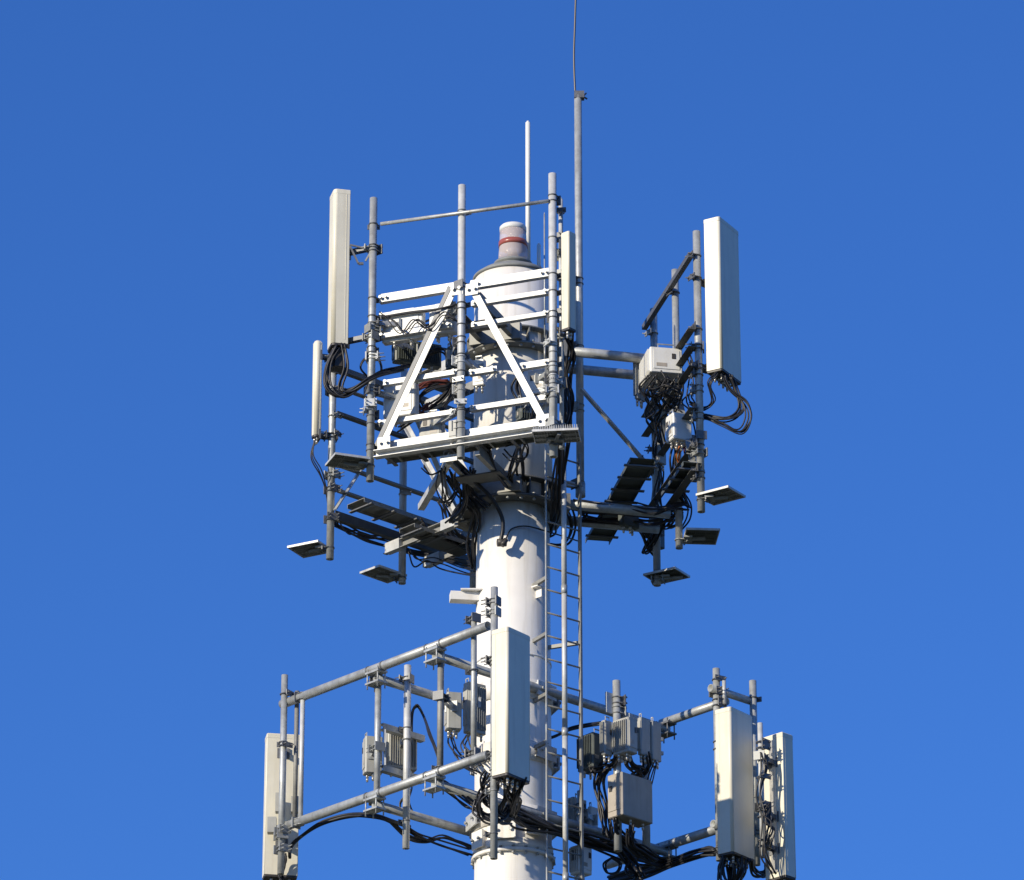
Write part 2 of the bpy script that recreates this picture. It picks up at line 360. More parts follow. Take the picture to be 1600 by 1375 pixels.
for (x, y) in ((714, 452), (737, 452), (600, 692), (848, 657)):
    p = FF.at(x, y, 0.03); s = MB(); s.box(p, FF.d, FF.n, Z, 0.075, 0.006, 0.07); gp = part('gusset_plate', s, 'galv_bright', fr)
    for q in (-0.04, 0.04): put('bolt', BOLT, gp, p + FF.d * q, Matrix.Rotation(math.atan2(FF.n.y, FF.n.x), 3, 'Z') @ Matrix.Rotation(R_(90), 3, 'Y'))
# lower kick beam under the front frame
a = FF.at(588, 713, -0.02); b_ = FF.at(845, 676, -0.02); b_.z = a.z
part('kick_beam', MB().section(a, b_, C_PROF(0.09, 0.085, 0.008), Z, 1), 'galv_bright', fr)
def clamps(par, F, q, r, ys, out=-1, rk=0.044):
    for y in ys: put('clamp', CLAMP[rk], par, (q.x, q.y, zat(y, q.y)), rotz(F.n * out))
clamps(fr, FF, QF[0], .044, (350, 388, 468, 494, 528, 545, 604, 645, 664, 700))
clamps(fr, FF, QF[1], .044, (331, 447, 474, 508, 580, 612, 640, 690))
clamps(fr, FF, QF[2], .044, (312, 372, 428, 455, 490, 548, 566, 600, 622, 662))

for (k, ys) in ((0, (560, 632, 640)), (1, (560, 598, 606, 630)), (2, (536, 585, 594, 610))):
    for i, y in enumerate(ys): put('clamp', CLAMPL[.044], fr, (QF[k].x, QF[k].y, zat(y, QF[k].y)), Matrix.Rotation(R_(random.choice([60, 120, 200, 250, 330])), 3, 'Z'))
fl = thing('antenna_mount_frame', 'shaded rear left antenna frame of dark rails behind the small slim panel', 'antenna frame', (FL.p.x, FL.p.y, H0 - 1.2), 'triangular upper antenna frames')
QL = [vpipe(fl, FL, 519, 450, 874, 0.044), vpipe(fl, FL, 630, 560, 912, 0.044), vpipe(fl, FL, 740, 640, 934, 0.044)]
for (xa, ya, m, wv) in ((522, 578, 'beam', 0.10), (522, 607, 'plank', 0.05), (522, 648, 'beam', 0.07), (522, 728, 'plank', 0.06), (522, 768, 'plank', 0.06), (519, 808, 'beam', 0.14)):  # this frame's shade is put into the darker rail steels
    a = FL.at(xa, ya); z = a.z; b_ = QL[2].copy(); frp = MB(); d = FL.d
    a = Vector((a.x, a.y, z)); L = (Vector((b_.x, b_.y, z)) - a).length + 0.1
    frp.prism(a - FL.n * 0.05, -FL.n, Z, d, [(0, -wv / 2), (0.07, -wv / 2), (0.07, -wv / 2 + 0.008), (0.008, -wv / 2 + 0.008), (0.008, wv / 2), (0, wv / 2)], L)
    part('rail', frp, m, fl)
za, zb2 = FL.at(519, 800).z, FL.at(522, 585).z
a = QL[0].copy(); a.z = za; b_ = QL[1].copy(); b_.z = zb2; part('diagonal', MB().bar(a - FL.n * .07, b_ - FL.n * .07, 0.012, 0.075, FL.n), 'galv', fl)
a = QL[2].copy(); a.z = za; part('diagonal', MB().bar(a - FL.n * .07, b_ - FL.n * .07, 0.012, 0.075, FL.n), 'galv', fl)
clamps(fl, FL, QL[0], .044, (582, 612, 652, 680, 742, 765, 808)); clamps(fl, FL, QL[1], .044, (690, 770, 850)); clamps(fl, FL, QL[2], .044, (800, 890))
a = FL.at(516, 862)

fR = thing('antenna_mount_frame', 'right antenna frame seen almost edge on with a dark sloping top tie', 'antenna frame', (FR.p.x, FR.p.y, H0 - 1.2), 'triangular upper antenna frames')
QR = [vpipe(fR, FR, 1092, 362, 800, 0.044), vpipe(fR, FR, 1058, 422, 857, 0.042), vpipe(fR, FR, 1024, 483, 915, 0.044)]
zt = zat(402, QR[0].y)
a = QR[0].copy(); a.z = zt; b_ = QR[2].copy(); b_.z = zt
dd = (b_ - a).normalized()
part('top_tie', MB().bar(a - FR.n * 0.085 - dd * 0.05, b_ - FR.n * 0.085 + dd * 0.12, 0.06, 0.06), 'clamp', fR)  # dark steel paints in the shade of its unlit side and underside
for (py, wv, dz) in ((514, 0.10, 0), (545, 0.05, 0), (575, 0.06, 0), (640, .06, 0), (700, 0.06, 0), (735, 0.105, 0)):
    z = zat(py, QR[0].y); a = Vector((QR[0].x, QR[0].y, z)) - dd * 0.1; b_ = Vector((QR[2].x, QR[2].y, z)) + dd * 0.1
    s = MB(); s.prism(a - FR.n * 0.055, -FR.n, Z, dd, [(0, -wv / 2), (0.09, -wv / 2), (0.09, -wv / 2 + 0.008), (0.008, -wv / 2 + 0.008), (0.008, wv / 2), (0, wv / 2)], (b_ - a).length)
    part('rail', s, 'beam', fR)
for k in (0, 2):
    a = QR[k].copy(); a.z = zat(735, QR[0].y); b_ = QR[1].copy(); b_.z = zat(514, QR[0].y)
    part('diagonal', MB().bar(a - FR.n * .07, b_ - FR.n * .07, 0.012, 0.075, FR.n), 'galv', fR)
clamps(fR, FR, QR[0], .044, (400, 437, 514, 542, 583, 610, 652, 690, 708, 745)); clamps(fR, FR, QR[1], .044, (458, 620, 800)); clamps(fR, FR, QR[2], .044, (520, 700, 830))

# stand-off arms from the collars to each frame
def arms(label, F, Qs, rr, gap, zt_, zb_, m, kind, braces=True, tops=True, dz=0.0, inset=0.11, sunlit_ends=False):
    t = thing('standoff_arm_pair', label, 'mount arm', (F.p.x * .5, F.p.y * .5, zb_), 'stand-off arms of the upper frames')
    base = AX + F.n * 0.5
    side = F.d
    fp = F.p
    dist = (fp - AX).dot(F.n) - inset
    off0 = (fp - AX).dot(F.d) * 0.0
    for zz in ((zt_, zb_) if tops else (zb_,)):
        for sgn in (-1, 1):
            a = AX + F.n * 0.42 + side * (sgn * gap); b_ = AX + F.n * dist + side * (sgn * gap)
            a = Vector((a.x, a.y, zz)); b_ = Vector((b_.x, b_.y, zz))
            if kind == 'tube': part('arm', MB().hollow(a, b_, rr), m, t)
            else: part('arm', MB().section(a, b_, C_PROF(0.06, 0.11, 0.009), Z, sgn), m, t)
            if sunlit_ends:
                for (k0, k1) in ((.80, .97), (.12, .30)): part('sunlit_end', MB().bar(a.lerp(b_, k0) + side * (sgn * .03), a.lerp(b_, k1) + side * (sgn * .03), .082, .125), 'galv_bright', t)  # bright boxes added to paint the sunlit ends of the arm
        a = AX + F.n * (dist * 0.62); a = Vector((a.x, a.y, zz))
        if kind != 'tube': part('cross_plate', MB().box(a - Z * 0.07, F.d, F.n, Z, gap + 0.05, 0.13, 0.008), 'beam', t)
        a = AX + F.n * 0.56; a = Vector((a.x, a.y, zz))
        s = MB().box(a, F.d, F.n, Z, gap + 0.09, 0.035, 0.10)
        part('shoe_plate', s, 'plank', t)
    if braces:
        for sgn in (-1, 1):
            a = AX + F.n * (dist - 0.05) + side * (sgn * (gap + 0.05)); b_ = AX + F.n * 0.62 + side * (sgn * (gap + 0.05))
            a = Vector((a.x, a.y, zt_ - 0.06)); b_ = Vector((b_.x, b_.y, zb_ + 0.06))
            part('brace', MB().section(a, b_, L_PROF(0.06, 0.06, 0.007)), 'galv_bright', t)
    return t
zU = (ZU[0] + ZU[1]) / 2; zLm = (ZL[0] + ZL[1]) / 2
arms('paired steel arms reaching from the tower collars to the sunlit front frame', FF, QF, .05, 0.22, zU, zLm, 'plank', 'chan', braces=False)  # darker steel puts the shade on these arms into their colour
arms('paired light channel arms reaching from the tower to the rear left frame', FL, QL, .05, 0.28, zU, zLm - 0.12, 'plank', 'chan', braces=True, sunlit_ends=True)  # arms darkened, with their sunlit ends painted by bright boxes
arms('paired round pipe arms reaching from the tower to the right frame', FR, QR, .058, 0.24, zU - .02, zLm - .05, 'galv', 'tube', braces=False)
# right brace seen against the sky and the front strut below
t = thing('diagonal_strut', 'thin grey strut sloping down against the sky towards the right frame', 'strut', atY(1000, 720, 0.6))
a = atY(905, 610, 0.2); b_ = atY(1003, 722, 0.5)
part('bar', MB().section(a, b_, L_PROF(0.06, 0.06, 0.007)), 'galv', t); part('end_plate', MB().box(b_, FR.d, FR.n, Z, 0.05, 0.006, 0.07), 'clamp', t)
t = thing('diagonal_strut', 'bright strut sloping down left below the front frame walkway', 'strut', atY(653, 797, -0.2))
a = atY(701, 716, -1.45); b_ = atY(653, 797, -0.1)
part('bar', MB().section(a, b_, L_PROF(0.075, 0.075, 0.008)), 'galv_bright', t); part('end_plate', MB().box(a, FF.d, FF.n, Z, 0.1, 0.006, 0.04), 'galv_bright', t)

# walkway planks (folded perforated channels)
def plank(label, a, b_, wdt, m='plank'):
    t = thing('walkway_plank', label, 'walkway', (a + b_) / 2, 'walkway planks of the upper frames')
    d = (b_ - a).normalized(); x = d.cross(Z).normalized(); L = (b_ - a).length
    part('deck', MB().section(a, b_, [(-wdt / 2, -0.05), (-wdt / 2 + 0.006, -0.05), (-wdt / 2 + 0.006, -0.006), (wdt / 2 - 0.006, -0.006), (wdt / 2 - 0.006, -0.05), (wdt / 2, -0.05), (wdt / 2, 0), (-wdt / 2, 0)]), m, t)
    k = max(3, int(L / 0.32)); rb = MB().box((0, 0, 0), x, Z, d, wdt / 2 - 0.008, 0.02, 0.012); me = rb.mesh('stiffener', m)
    for i in range(k): put('stiffener', me, t, a + d * (L * (i + 0.5) / k) - Z * 0.028)
    tb = MB().box((0, 0, 0), x, Z, d, wdt / 2 + 0.05, 0.008, 0.022); me2 = tb.mesh('support_tab', 'clamp')
    for i in range(k): put('support_tab', me2, t, a + d * (L * (i + 0.25) / k) - Z * 0.06)
    return t
zk = FF.at(720, 698, -0.25).z
a = FF.at(600, 715, -0.22); b_ = FF.at(840, 715, -0.22); a.z = b_.z = zk
plank('grey walkway plank along the foot of the sunlit front frame', a, b_, 0.20)
a = atY(556, 783, 0.55); b_ = a + FL.d * 1.75; plank('grey walkway plank along the inside of the rear left frame', a, b_, 0.30)
a = atY(636, 822, .35); b_ = a + FL.d * 1.0; plank('shorter grey walkway plank between the rear left frame and the tower', a, b_, 0.26)
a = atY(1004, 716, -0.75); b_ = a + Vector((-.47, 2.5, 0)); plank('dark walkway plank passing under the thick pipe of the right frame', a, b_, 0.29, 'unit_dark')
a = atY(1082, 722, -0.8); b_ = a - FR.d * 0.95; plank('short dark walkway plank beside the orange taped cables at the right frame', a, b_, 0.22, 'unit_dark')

# small grated foot platforms on the pipe ends
def platform(label, q, z, yaw, ox, oy, sx=0.44, sy=0.36, tilt=0.0, spikes=False, m='grate'):
    t = thing('foot_platform', label, 'platform', (q.x, q.y, z), 'grated foot platforms on pipe ends')
    X = Vector((math.cos(R_(yaw)), math.sin(R_(yaw)), 0)); Y = Vector((-X.y, X.x, 0)); N = Z
    if tilt:
        X = (Matrix.Rotation(R_(tilt), 3, Y) @ X); N = X.cross(Y)
    c = Vector((q.x, q.y, z)) + X * ox + Y * oy
    s = MB()
    for sg in (-1, 1):
        s.box(c + Y * (sg * sy / 2), X, Y, N, sx / 2 + .006, 0.005, 0.013); s.box(c + X * (sg * sx / 2), X, Y, N, 0.005, sy / 2 - .006, 0.013)
    part('edge_frame', s, 'galv_bright', t)
    s = MB(); k = 16
    for i in range(1, k): s.box(c + X * (sx * (i / k - .5)), X, Y, N, 0.006 if i % 5 == 0 else .003, sy / 2 - .007, 0.008 if i % 5 == 0 else .004)
    for i in (1, 2): s.box(c + Y * (sy * (i / 3 - .5)) + N * 0.001, X, Y, N, sx / 2 - .007, 0.006, 0.009)
    part('grating', s, m, t, kind='stuff')
    part('tread_sheet', MB().box(c + N * 0.0085, X, Y, N, sx / 2 - 0.006, sy / 2 - 0.006, 0.002), m, t)
    v = (c - Vector((q.x, q.y, z))); v.z = 0; v = v.normalized()
    part('support_arm', MB().bar(Vector((q.x, q.y, z - 0.035)) + v * 0.045, Vector((q.x, q.y, z - 0.03)) + v * 0.30, 0.035, 0.03).box(Vector((q.x, q.y, z - 0.03)) + v * 0.10, v, v.cross(Z), Z, .05, .09, .012), 'grate', t)
    put('clamp', CLAMP[0.044], t, (q.x, q.y, z - 0.045), rotz(v))
    if spikes:
        s = MB(); k = 20
        for row in range(7):
            for i in range(k):
                p = c + X * (sx * ((i + .5) / k - .5)) + Y * (sy * ((row + .5) / 7 - .5)) + N * 0.02
                s.box(p + N * 0.02, X, Y, N, 0.004, 0.012, 0.022)
        part('tread_teeth', s, 'galv', t, kind='stuff')
    return t
platform('grated foot platform tucked under the left pipe of the front frame', QF[0], zat(725, QF[0].y), 20, -0.26, 0.02, .40, .36)
platform('toothed foot platform at the right lower corner of the front frame', QF[2], zat(690, QF[2].y), -6, 0.05, -0.16, .50, .34, spikes=True)
platform('pale edged foot platform sticking out furthest to the left', QL[0], zat(850, QL[0].y), -28, -0.28, 0.03, .40, .36)
platform('foot platform hanging lowest on the left, under the left walkway', QL[1], zat(898, QL[1].y), 45, -0.17, 0.14, .44, .32)
platform('pale gridded foot platform at the foot of the big right panel pipe', QR[0], zat(776, QR[0].y), -35, 0.20, 0.10, .42, .36)
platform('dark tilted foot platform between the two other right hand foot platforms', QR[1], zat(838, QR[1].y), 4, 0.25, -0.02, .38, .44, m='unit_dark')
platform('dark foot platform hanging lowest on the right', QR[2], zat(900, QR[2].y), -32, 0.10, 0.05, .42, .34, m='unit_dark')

# ------------------------------------------------------------------ boxes and panels placed by their nearest vertical edge
class Corner:
    def __init__(s, pl, pn, pr, yt, yb, Y, th):
        s.th = R_(th); n0 = atY(pn, (yt + yb) / 2, Y); s.zt = zat(yt, Y); s.zb = zat(yb, Y)
        dep = (n0 - CAM).dot(Vector((0, CE, SE))); k = dep / FPX
        s.ld = Vector((-math.cos(s.th), math.sin(s.th), 0)); s.rd = Vector((math.sin(s.th), math.cos(s.th), 0))
        s.L = (pn - pl) * k / math.cos(s.th); s.Rr = (pr - pn) * k / math.sin(s.th)
        s.n = Vector((n0.x, n0.y, 0)); s.c = s.n + s.ld * (s.L / 2) + s.rd * (s.Rr / 2)
        s.nL = -s.rd; s.nR = -s.ld; s.h = s.zt - s.zb
def bracket(par, pa, q, z, r=0.044, m='clamp', wdt=0.05, tilt=0.0, name='bracket'):
    a = Vector((pa.x, pa.y, z)); b_ = Vector((q.x, q.y, z + tilt)); d = (b_ - a); L = d.length; d.normalize()
    s = MB(); e = b_ - d * (r + 0.03)
    if (e - a).dot(d) > 0.02:
        sd = d.cross(Z).normalized()
        for g_ in (-1, 1): s.bar(a + sd * (g_ * wdt * .6), e + sd * (g_ * wdt * .6), 0.008, wdt)
        s.box(a, sd, d, Z, 0.07, 0.012, 0.06)
    br = part(name, s, m, par) if s.v else None
    v = a - b_; v.z = 0
    put('clamp', CLAMP[min(CLAMP, key=lambda k: abs(k - r))], br or par, (q.x, q.y, z + tilt), rotz(v))
def panel(label, C, front, pipe=None, by=(), r=0.044, rad=0.035, nconn=6, m='radome', round_top=False, group='panel antennas', cat='antenna', back_rail=False):
    t = thing('panel_antenna', label, cat, (C.c.x, C.c.y, C.zb), group)
    f, wd, dp = {'L': (C.nL, C.L, C.Rr), 'R': (C.nR, C.Rr, C.L), '-L': (-C.nL, C.L, C.Rr), '-R': (-C.nR, C.Rr, C.L)}[front]
    s_ = f.cross(Z)
    prof = []; k = 5; hw, hd = wd / 2, dp / 2
    for (sx, sy, rr) in ((-1, -1, .008), (1, -1, .008), (1, 1, rad), (-1, 1, rad)):
        a0 = {(-1, -1): 180, (1, -1): 270, (1, 1): 0, (-1, 1): 90}[(sx, sy)]
        for i in range(k + 1):
            u = R_(a0 + 90 * i / k); prof.append((sx * (hw - rr) + rr * math.cos(u), sy * (hd - rr) + rr * math.sin(u)))
    base = Vector((C.c.x, C.c.y, C.zb)); s = MB()
    nP = len(prof); lv = [(C.zb + .012, 1.0), (C.zt - (.03 if round_top else .008), 1.0), (C.zt, .7 if round_top else .965)]
    vs_ = [Vector((C.c.x, C.c.y, z)) + s_ * (p[0] * sc_) + f * (p[1] * sc_) for (z, sc_) in lv for p in prof]
    fs = [[j * nP + i, j * nP + (i + 1) % nP, (j + 1) * nP + (i + 1) % nP, (j + 1) * nP + i] for j in range(2) for i in range(nP)]
    sm = [(i % (k + 1)) != k for j in range(2) for i in range(nP)]
    fs += [list(range(nP))[::-1], [2 * nP + i for i in range(nP)]]
    s.add(vs_, fs, sm + [False, False]); body = part('radome', s, m, t)
    part('end_cap', MB().prism(base - Z * .012, s_, f, Z, [(p[0] * .97, p[1] * .97) for p in prof], .0235), 'under', t)
    for sg in (-1, 1): part('side_seam', MB().box(base + s_ * (sg * hw) - f * (hd * .55) + Z * (C.h * .5), f, s_, Z, .004, .0025, C.h * .5 - .06), m, t)
    if not round_top: part('top_cap', MB().prism(Vector((C.c.x, C.c.y, C.zt - .055)), s_, f, Z, [(p[0] * 1.012, p[1] * 1.018) for p in prof], .045), m, t)
    rows = 2 if nconn > 4 else 1; per = nconn // rows
    for j in range(rows):
        for i in range(per):
            put('connector', CONN, t, base + s_ * (wd * (((i + .5) / per - .5) * .8)) + f * (dp * ((j - (rows - 1) / 2) * .42)) - Z * .013)
    if back_rail:
        part('back_spine', MB().box(base - f * (hd + .006) + Z * C.h * .5, s_, f, Z, wd * .16, .006, C.h * .46), 'alu', t)
    if pipe is not None:
        for y in by: bracket(t, Vector((C.c.x, C.c.y, 0)) - f * (hd - 0.0), pipe, C.zb + C.h * y, r)
    t['wd'] = wd; t['dp'] = dp
    return t, base, s_, f
PANELS = {}
PANELS['A1'] = panel('tall cream panel antenna at the upper left, its top above the frame', Corner(511, 520, 546, 294, 536, -1.25, 76), 'L', QF[0], (0.05, 0.62), rad=.045)
PANELS['A2'] = panel('large white panel antenna at the upper right, top corner of the right frame', Corner(1102, 1126, 1160, 337, 576, -0.85, 30), 'R', QR[0], (0.04, 0.60), rad=.03, nconn=8)
PANELS['A3'] = panel('short slim cream panel antenna at the left edge below the tall one', Corner(485.5, 494, 503, 530, 679, 0.58, 55), 'L', QL[0], (0.02, .85), rad=.04, nconn=2, round_top=True)
PANELS['A4'] = panel('narrow cream panel antenna to the right of the beacon', Corner(877, 889, 901, 360, 512, -2.16, 42), 'R', None, (), rad=.02, nconn=2)
# down-tilt arm of the tall left panel
t = PANELS['A1'][0]
a = atY(547, 385, -1.2); b_ = atY(560, 412, -1.2); c = QF[0].copy(); c.z = zat(388, c.y)
part('tilt_arm', MB().bar(a, b_, 0.02, 0.03, Vector((0, 1, 0))).bar(b_, atY(568, 412, -1.2), .02, .03).bar(a + Z * .02, atY(570, 388, -1.2), .012, .02).bar(atY(571, 408, -1.2), c, .015, .02), 'clamp', t)

# ------------------------------------------------------------------ remote radio units
def radio(label, C, m='unit', pipe=None, fins='L', nconn=4, group='remote radio units', name='radio_unit', cat='radio unit', handle=True, by=.6, r=.044):
    t = thing(name, label, cat, (C.c.x, C.c.y, C.zb), group)
    base = Vector((C.c.x, C.c.y, C.zb)); ax, ay = -C.ld, C.rd
    ch = min(0.014, C.L * .12, C.Rr * .12)
    s = MB().box(base + Z * (C.h / 2), ax, ay, Z, C.L / 2, C.Rr / 2, C.h / 2 - .006, ch)
    s.box(base + Z * (C.h - .003), ax, ay, Z, C.L / 2 - .008, C.Rr / 2 - .008, .003).box(base + Z * .003, ax, ay, Z, C.L / 2 - .008, C.Rr / 2 - .008, .003)
    part('housing', s, m, t)
    fn, fd, ext, o = (C.nL, C.ld, C.L, C.Rr / 2) if fins == 'L' else (C.nR, C.rd, C.Rr, C.L / 2)
    if fins:
        k = max(4, int(ext / .028)); s = MB()
        for i in range(k): s.box(base + fn * (o + .013) + fd * (ext * ((i + .5) / k - .5) * .92) + Z * (C.h * .5), fd, fn, Z, .003, .0125, C.h * .43)
        part('cooling_fins', s, m, t, kind='stuff')
    on, od, oe, oo = (C.nR, C.rd, C.Rr, C.L / 2) if fins == 'L' else (C.nL, C.ld, C.L, C.Rr / 2)
    part('cover_panel', MB().box(base + on * (oo + .004) + Z * (C.h * .52), od, on, Z, oe * .40, .0035, C.h * .38), m, t)
    if C.h > .25:
        part('port_cover', MB().box(base + on * (oo + .009) + od * (oe * .22) + Z * (C.h * .66), od, on, Z, min(.022, oe * .1), .004, .032), 'under', t)
        part('name_plate', MB().box(base + on * (oo + .0085) - od * (oe * .15) + Z * (C.h * .3), od, on, Z, oe * .16, .0015, .022), 'beige', t)
    if handle:
        s = MB(); a = base + on * (oo - .02) + Z * C.h
        for sg in (-1, 1): s.bar(a + od * (sg * oe * .25) - Z * .002, a + od * (sg * oe * .25) + Z * .045, .01, .01, Vector((1, 0, 0)))
        s.bar(a - od * (oe * .27) + Z * .045, a + od * (oe * .27) + Z * .045, .012, .012); part('handle', s, 'galv', t)
    for i in range(nconn): put('connector', CONN, t, base + ax * (C.L * .2 * (1 if i % 2 else -1)) + ay * (C.Rr * (((i + .5) / nconn) - .5) * .8) + Z * .004)
    if pipe is not None:
        v = (Vector((pipe.x, pipe.y, 0)) - Vector((C.c.x, C.c.y, 0)))
        if v.length > .02: bracket(t, Vector((C.c.x, C.c.y, 0)) + v.normalized() * min(C.L, C.Rr) * .5, pipe, C.zb + C.h * by, r, 'galv')
    return t
RG = 'remote radio units'
radio('pale grey radio unit halfway up the right frame, cables hanging below it', Corner(1003, 1016, 1067, 541, 580, -0.35, 79), 'unit_white', QR[1], 'L', 6)
radio('thin pale radio unit half hidden behind a larger one on the right frame', Corner(991, 996, 1009, 558, 622, 0.15, 40), 'unit', QR[2], 'L', 3)
radio('small pale radio unit beside orange taped cables on the right frame', Corner(1041, 1052, 1082, 643, 684, -0.55, 66), 'unit_white', QR[1], None, 6)
radio('white radio unit behind the upper left rails of the front frame', Corner(596, 660, 665, 484, 526, -1.30, 20), 'unit_white', QF[0], None, 4)
radio('white radio unit behind the middle pipe of the front frame, near the diagonals', Corner(670, 712, 717, 476, 518, -1.40, 20), 'unit_white', QF[1], None, 4)
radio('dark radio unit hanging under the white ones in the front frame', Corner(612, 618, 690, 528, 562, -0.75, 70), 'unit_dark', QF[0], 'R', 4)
radio('white radio unit behind the left diagonal at the middle of the front frame', Corner(598, 648, 655, 596, 646, -1.15, 20), 'unit_white', QF[0], None, 3)
radio('grey radio unit low behind the left diagonal of the front frame', Corner(654, 690, 696, 644, 684, -1.25, 20), 'unit', QF[1], None, 3)
radio('pale radio unit beside the right pipe of the front frame', Corner(824, 852, 858, 576, 612, -1.78, 22), 'unit_white', QF[2], None, 4)
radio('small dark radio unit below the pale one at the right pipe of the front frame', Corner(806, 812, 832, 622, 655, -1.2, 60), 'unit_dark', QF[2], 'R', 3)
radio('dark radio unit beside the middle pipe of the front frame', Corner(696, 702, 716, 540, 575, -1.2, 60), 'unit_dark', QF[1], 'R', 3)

radio('slim white amplifier box between the middle pipe and right diagonal of the front frame', Corner(738, 756, 760, 560, 600, -1.25, 22), 'unit_white', QF[1], None, 2)
radio('small grey splitter box on the lower middle pipe of the front frame', Corner(700, 714, 719, 655, 684, -1.62, 22), 'unit', QF[1], None, 2, handle=False)
radio('white filter box high behind the right diagonal near the right pipe', Corner(838, 856, 861, 620, 648, -1.70, 22), 'unit_white', QF[2], None, 2, handle=False)
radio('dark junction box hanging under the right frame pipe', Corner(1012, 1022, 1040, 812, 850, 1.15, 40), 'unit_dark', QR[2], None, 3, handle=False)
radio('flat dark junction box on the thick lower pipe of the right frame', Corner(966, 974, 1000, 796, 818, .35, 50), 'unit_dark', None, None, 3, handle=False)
radio('small pale arrestor box beside the orange taped cables', Corner(1072, 1078, 1090, 694, 716, -.35, 40), 'unit_white', QR[0], None, 2, handle=False)
radio('small grey splitter box low on the right frame between cables', Corner(1022, 1030, 1042, 690, 722, .55, 45), 'unit', QR[2], None, 2, handle=False)
# whips, rods and the tall mast
def rod(name, label, px, y0, y1, Y, r, m, cat='antenna', r2=None, extra=None, foot=True):
    q = atY(px, (y0 + y1) / 2, Y); a = Vector((q.x, q.y, zat(y1, Y))); b_ = Vector((q.x, q.y, zat(y0, Y)))
    t = thing(name, label, cat, a)
    part('tube', MB().tube(a, b_, r, 14, r2 or r), m, t)
    part('tip', MB().tube(b_, b_ + Z * .025, (r2 or r) * .85, 10, (r2 or r) * .4), m, t)
    if foot: part('ferrule', MB().tube(a - Z * .01, a + Z * .16, r * 1.25, 12), 'galv', t)
    return t, q, a, b_
rod('whip_antenna', 'pale fibreglass stick antenna rising just behind the beacon', 825, 192, 436, 0.30, .030, 'fibre')
rod('whip_antenna', 'short white stub antenna beside the beacon base', 842, 383, 436, 0.25, .024, 'fibre')
rod('whip_antenna', 'hair thin grey rod with tiny side clips between beacon and narrow panel', 851, 335, 560, -1.2, .009, 'galv')
t, q, a, b_ = rod('support_pipe', 'slim white pipe standing behind the narrow cream panel', 877, 312, 700, -1.75, .026, 'galv_bright', 'pipe')
for y in (.06, .9): bracket(PANELS['A4'][0], PANELS['A4'][1] - PANELS['A4'][3] * .05, q, PANELS['A4'][1].z + 1.2 * y, .036)
for y in (330, 372, 430, 490, 600): put('clamp', CLAMP[0.036], t, (q.x, q.y, zat(y, q.y)), rotz(QF[2] - q))
t, q, a, b_ = rod('lightning_mast', 'tall grey mast with a thin rod on top, standing right of the beacon', 905, 150, 775, 0.35, .046, 'galv', 'mast')
part('finial', MB().path([b_ + Vector((-.03, 0, -.05)), b_ + Vector((-.045, 0, .5)), b_ + Vector((-.03, 0, 1.0)), b_ + Vector((-.005, 0, 1.75))], .012, 8), 'dark_rod', t)
part('rod_holder', MB().box(b_ + Vector((.015, 0, .005)), Vector((1, 0, 0)), Vector((0, 1, 0)), Z, .06, .045, .045).tube(b_ + Vector((.05, 0, .0)), b_ + Vector((.11, 0, -.04)), .012, 8).tube(b_ + Vector((.05, -.02, -.03)), b_ + Vector((.10, -.02, .03)), .01, 8), 'clamp', t)
for y in (440, 540, 640, 760): put('clamp', CLAMP[0.044], t, (q.x, q.y, zat(y, q.y)), rotz(AX - q))
for y in (540, 760):
    a = Vector((q.x, q.y, zat(y, q.y))); v = (AX - q); v.z = 0
    part('mast_bracket', MB().bar(a + v.normalized() * .06, a + v.normalized() * (v.length - RP), .06, .06), 'galv', t)

# ------------------------------------------------------------------ ladder
ld = Vector((math.cos(R_(38)), math.sin(R_(38)), 0)); ln = Vector((ld.y, -ld.x, 0))
lq0 = atY(853.5, 1000, -0.62); lw = 0.49; lq0.z = 0; lq1 = lq0 + ld * lw
ladder = thing('climbing_ladder', 'narrow steel climbing ladder running up the right side of the tower', 'ladder', (lq0.x, lq0.y, 0))
zlt = zat(700, -0.5)
for q in (lq0, lq1): part('side_rail', MB().box(Vector((q.x, q.y, (zlt + .1) / 2)), ld, ln, Z, .007 if q is lq0 else .013, .010 if q is lq0 else .020, (zlt - .1) / 2), 'galv' if q is lq0 else 'plank', ladder)  # far rail gets a darker steel, its shade put into the colour
rme = MB().tube((0, 0, 0), ld * (lw - .02), .011, 8).mesh('rung', 'plank')  # rungs darkened for shade like the far rail
k = int((zlt - .3) / .275)
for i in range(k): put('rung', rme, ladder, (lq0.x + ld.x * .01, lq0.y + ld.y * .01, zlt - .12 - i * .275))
for iz, z in enumerate([zat(y, -.4) for y in (1002, 915, 1096, 1170, 1300)] + [5, 9, 13]):
    s = MB()
    for q in ((lq0, lq1) if iz == 0 else (lq0,)):
        v = AX - q; v.z = 0; dl = v.length - RP + .01; v.normalize(); a = Vector((q.x, q.y, z)) + v * .02
        s.section(a, a + v * dl, L_PROF(.04, .04, .005))
    part('wall_bracket', s, 'plank', ladder)
sr = thing('safety_rail', 'bright white vertical conduit running down in front of the ladder', 'conduit', (lq0.x + ld.x * .27, lq0.y + ld.y * .27, 0))
q = atY(882, 1000, -0.62); q0 = Vector((q.x, q.y, 0.2)); q1 = Vector((q.x, q.y, zat(705, -0.62)))
nseg = 13
for i in range(nseg):
    a = q0.lerp(q1, i / nseg); b_ = q0.lerp(q1, (i + 1) / nseg)
    part('rail_length', MB().tube(a + Z * .004, b_ - Z * .004, .031, 14), 'galv_bright', sr); 
    part('coupler', MB().tube(b_ - Z * .05, b_ + Z * .05, .036, 14), 'galv', sr)

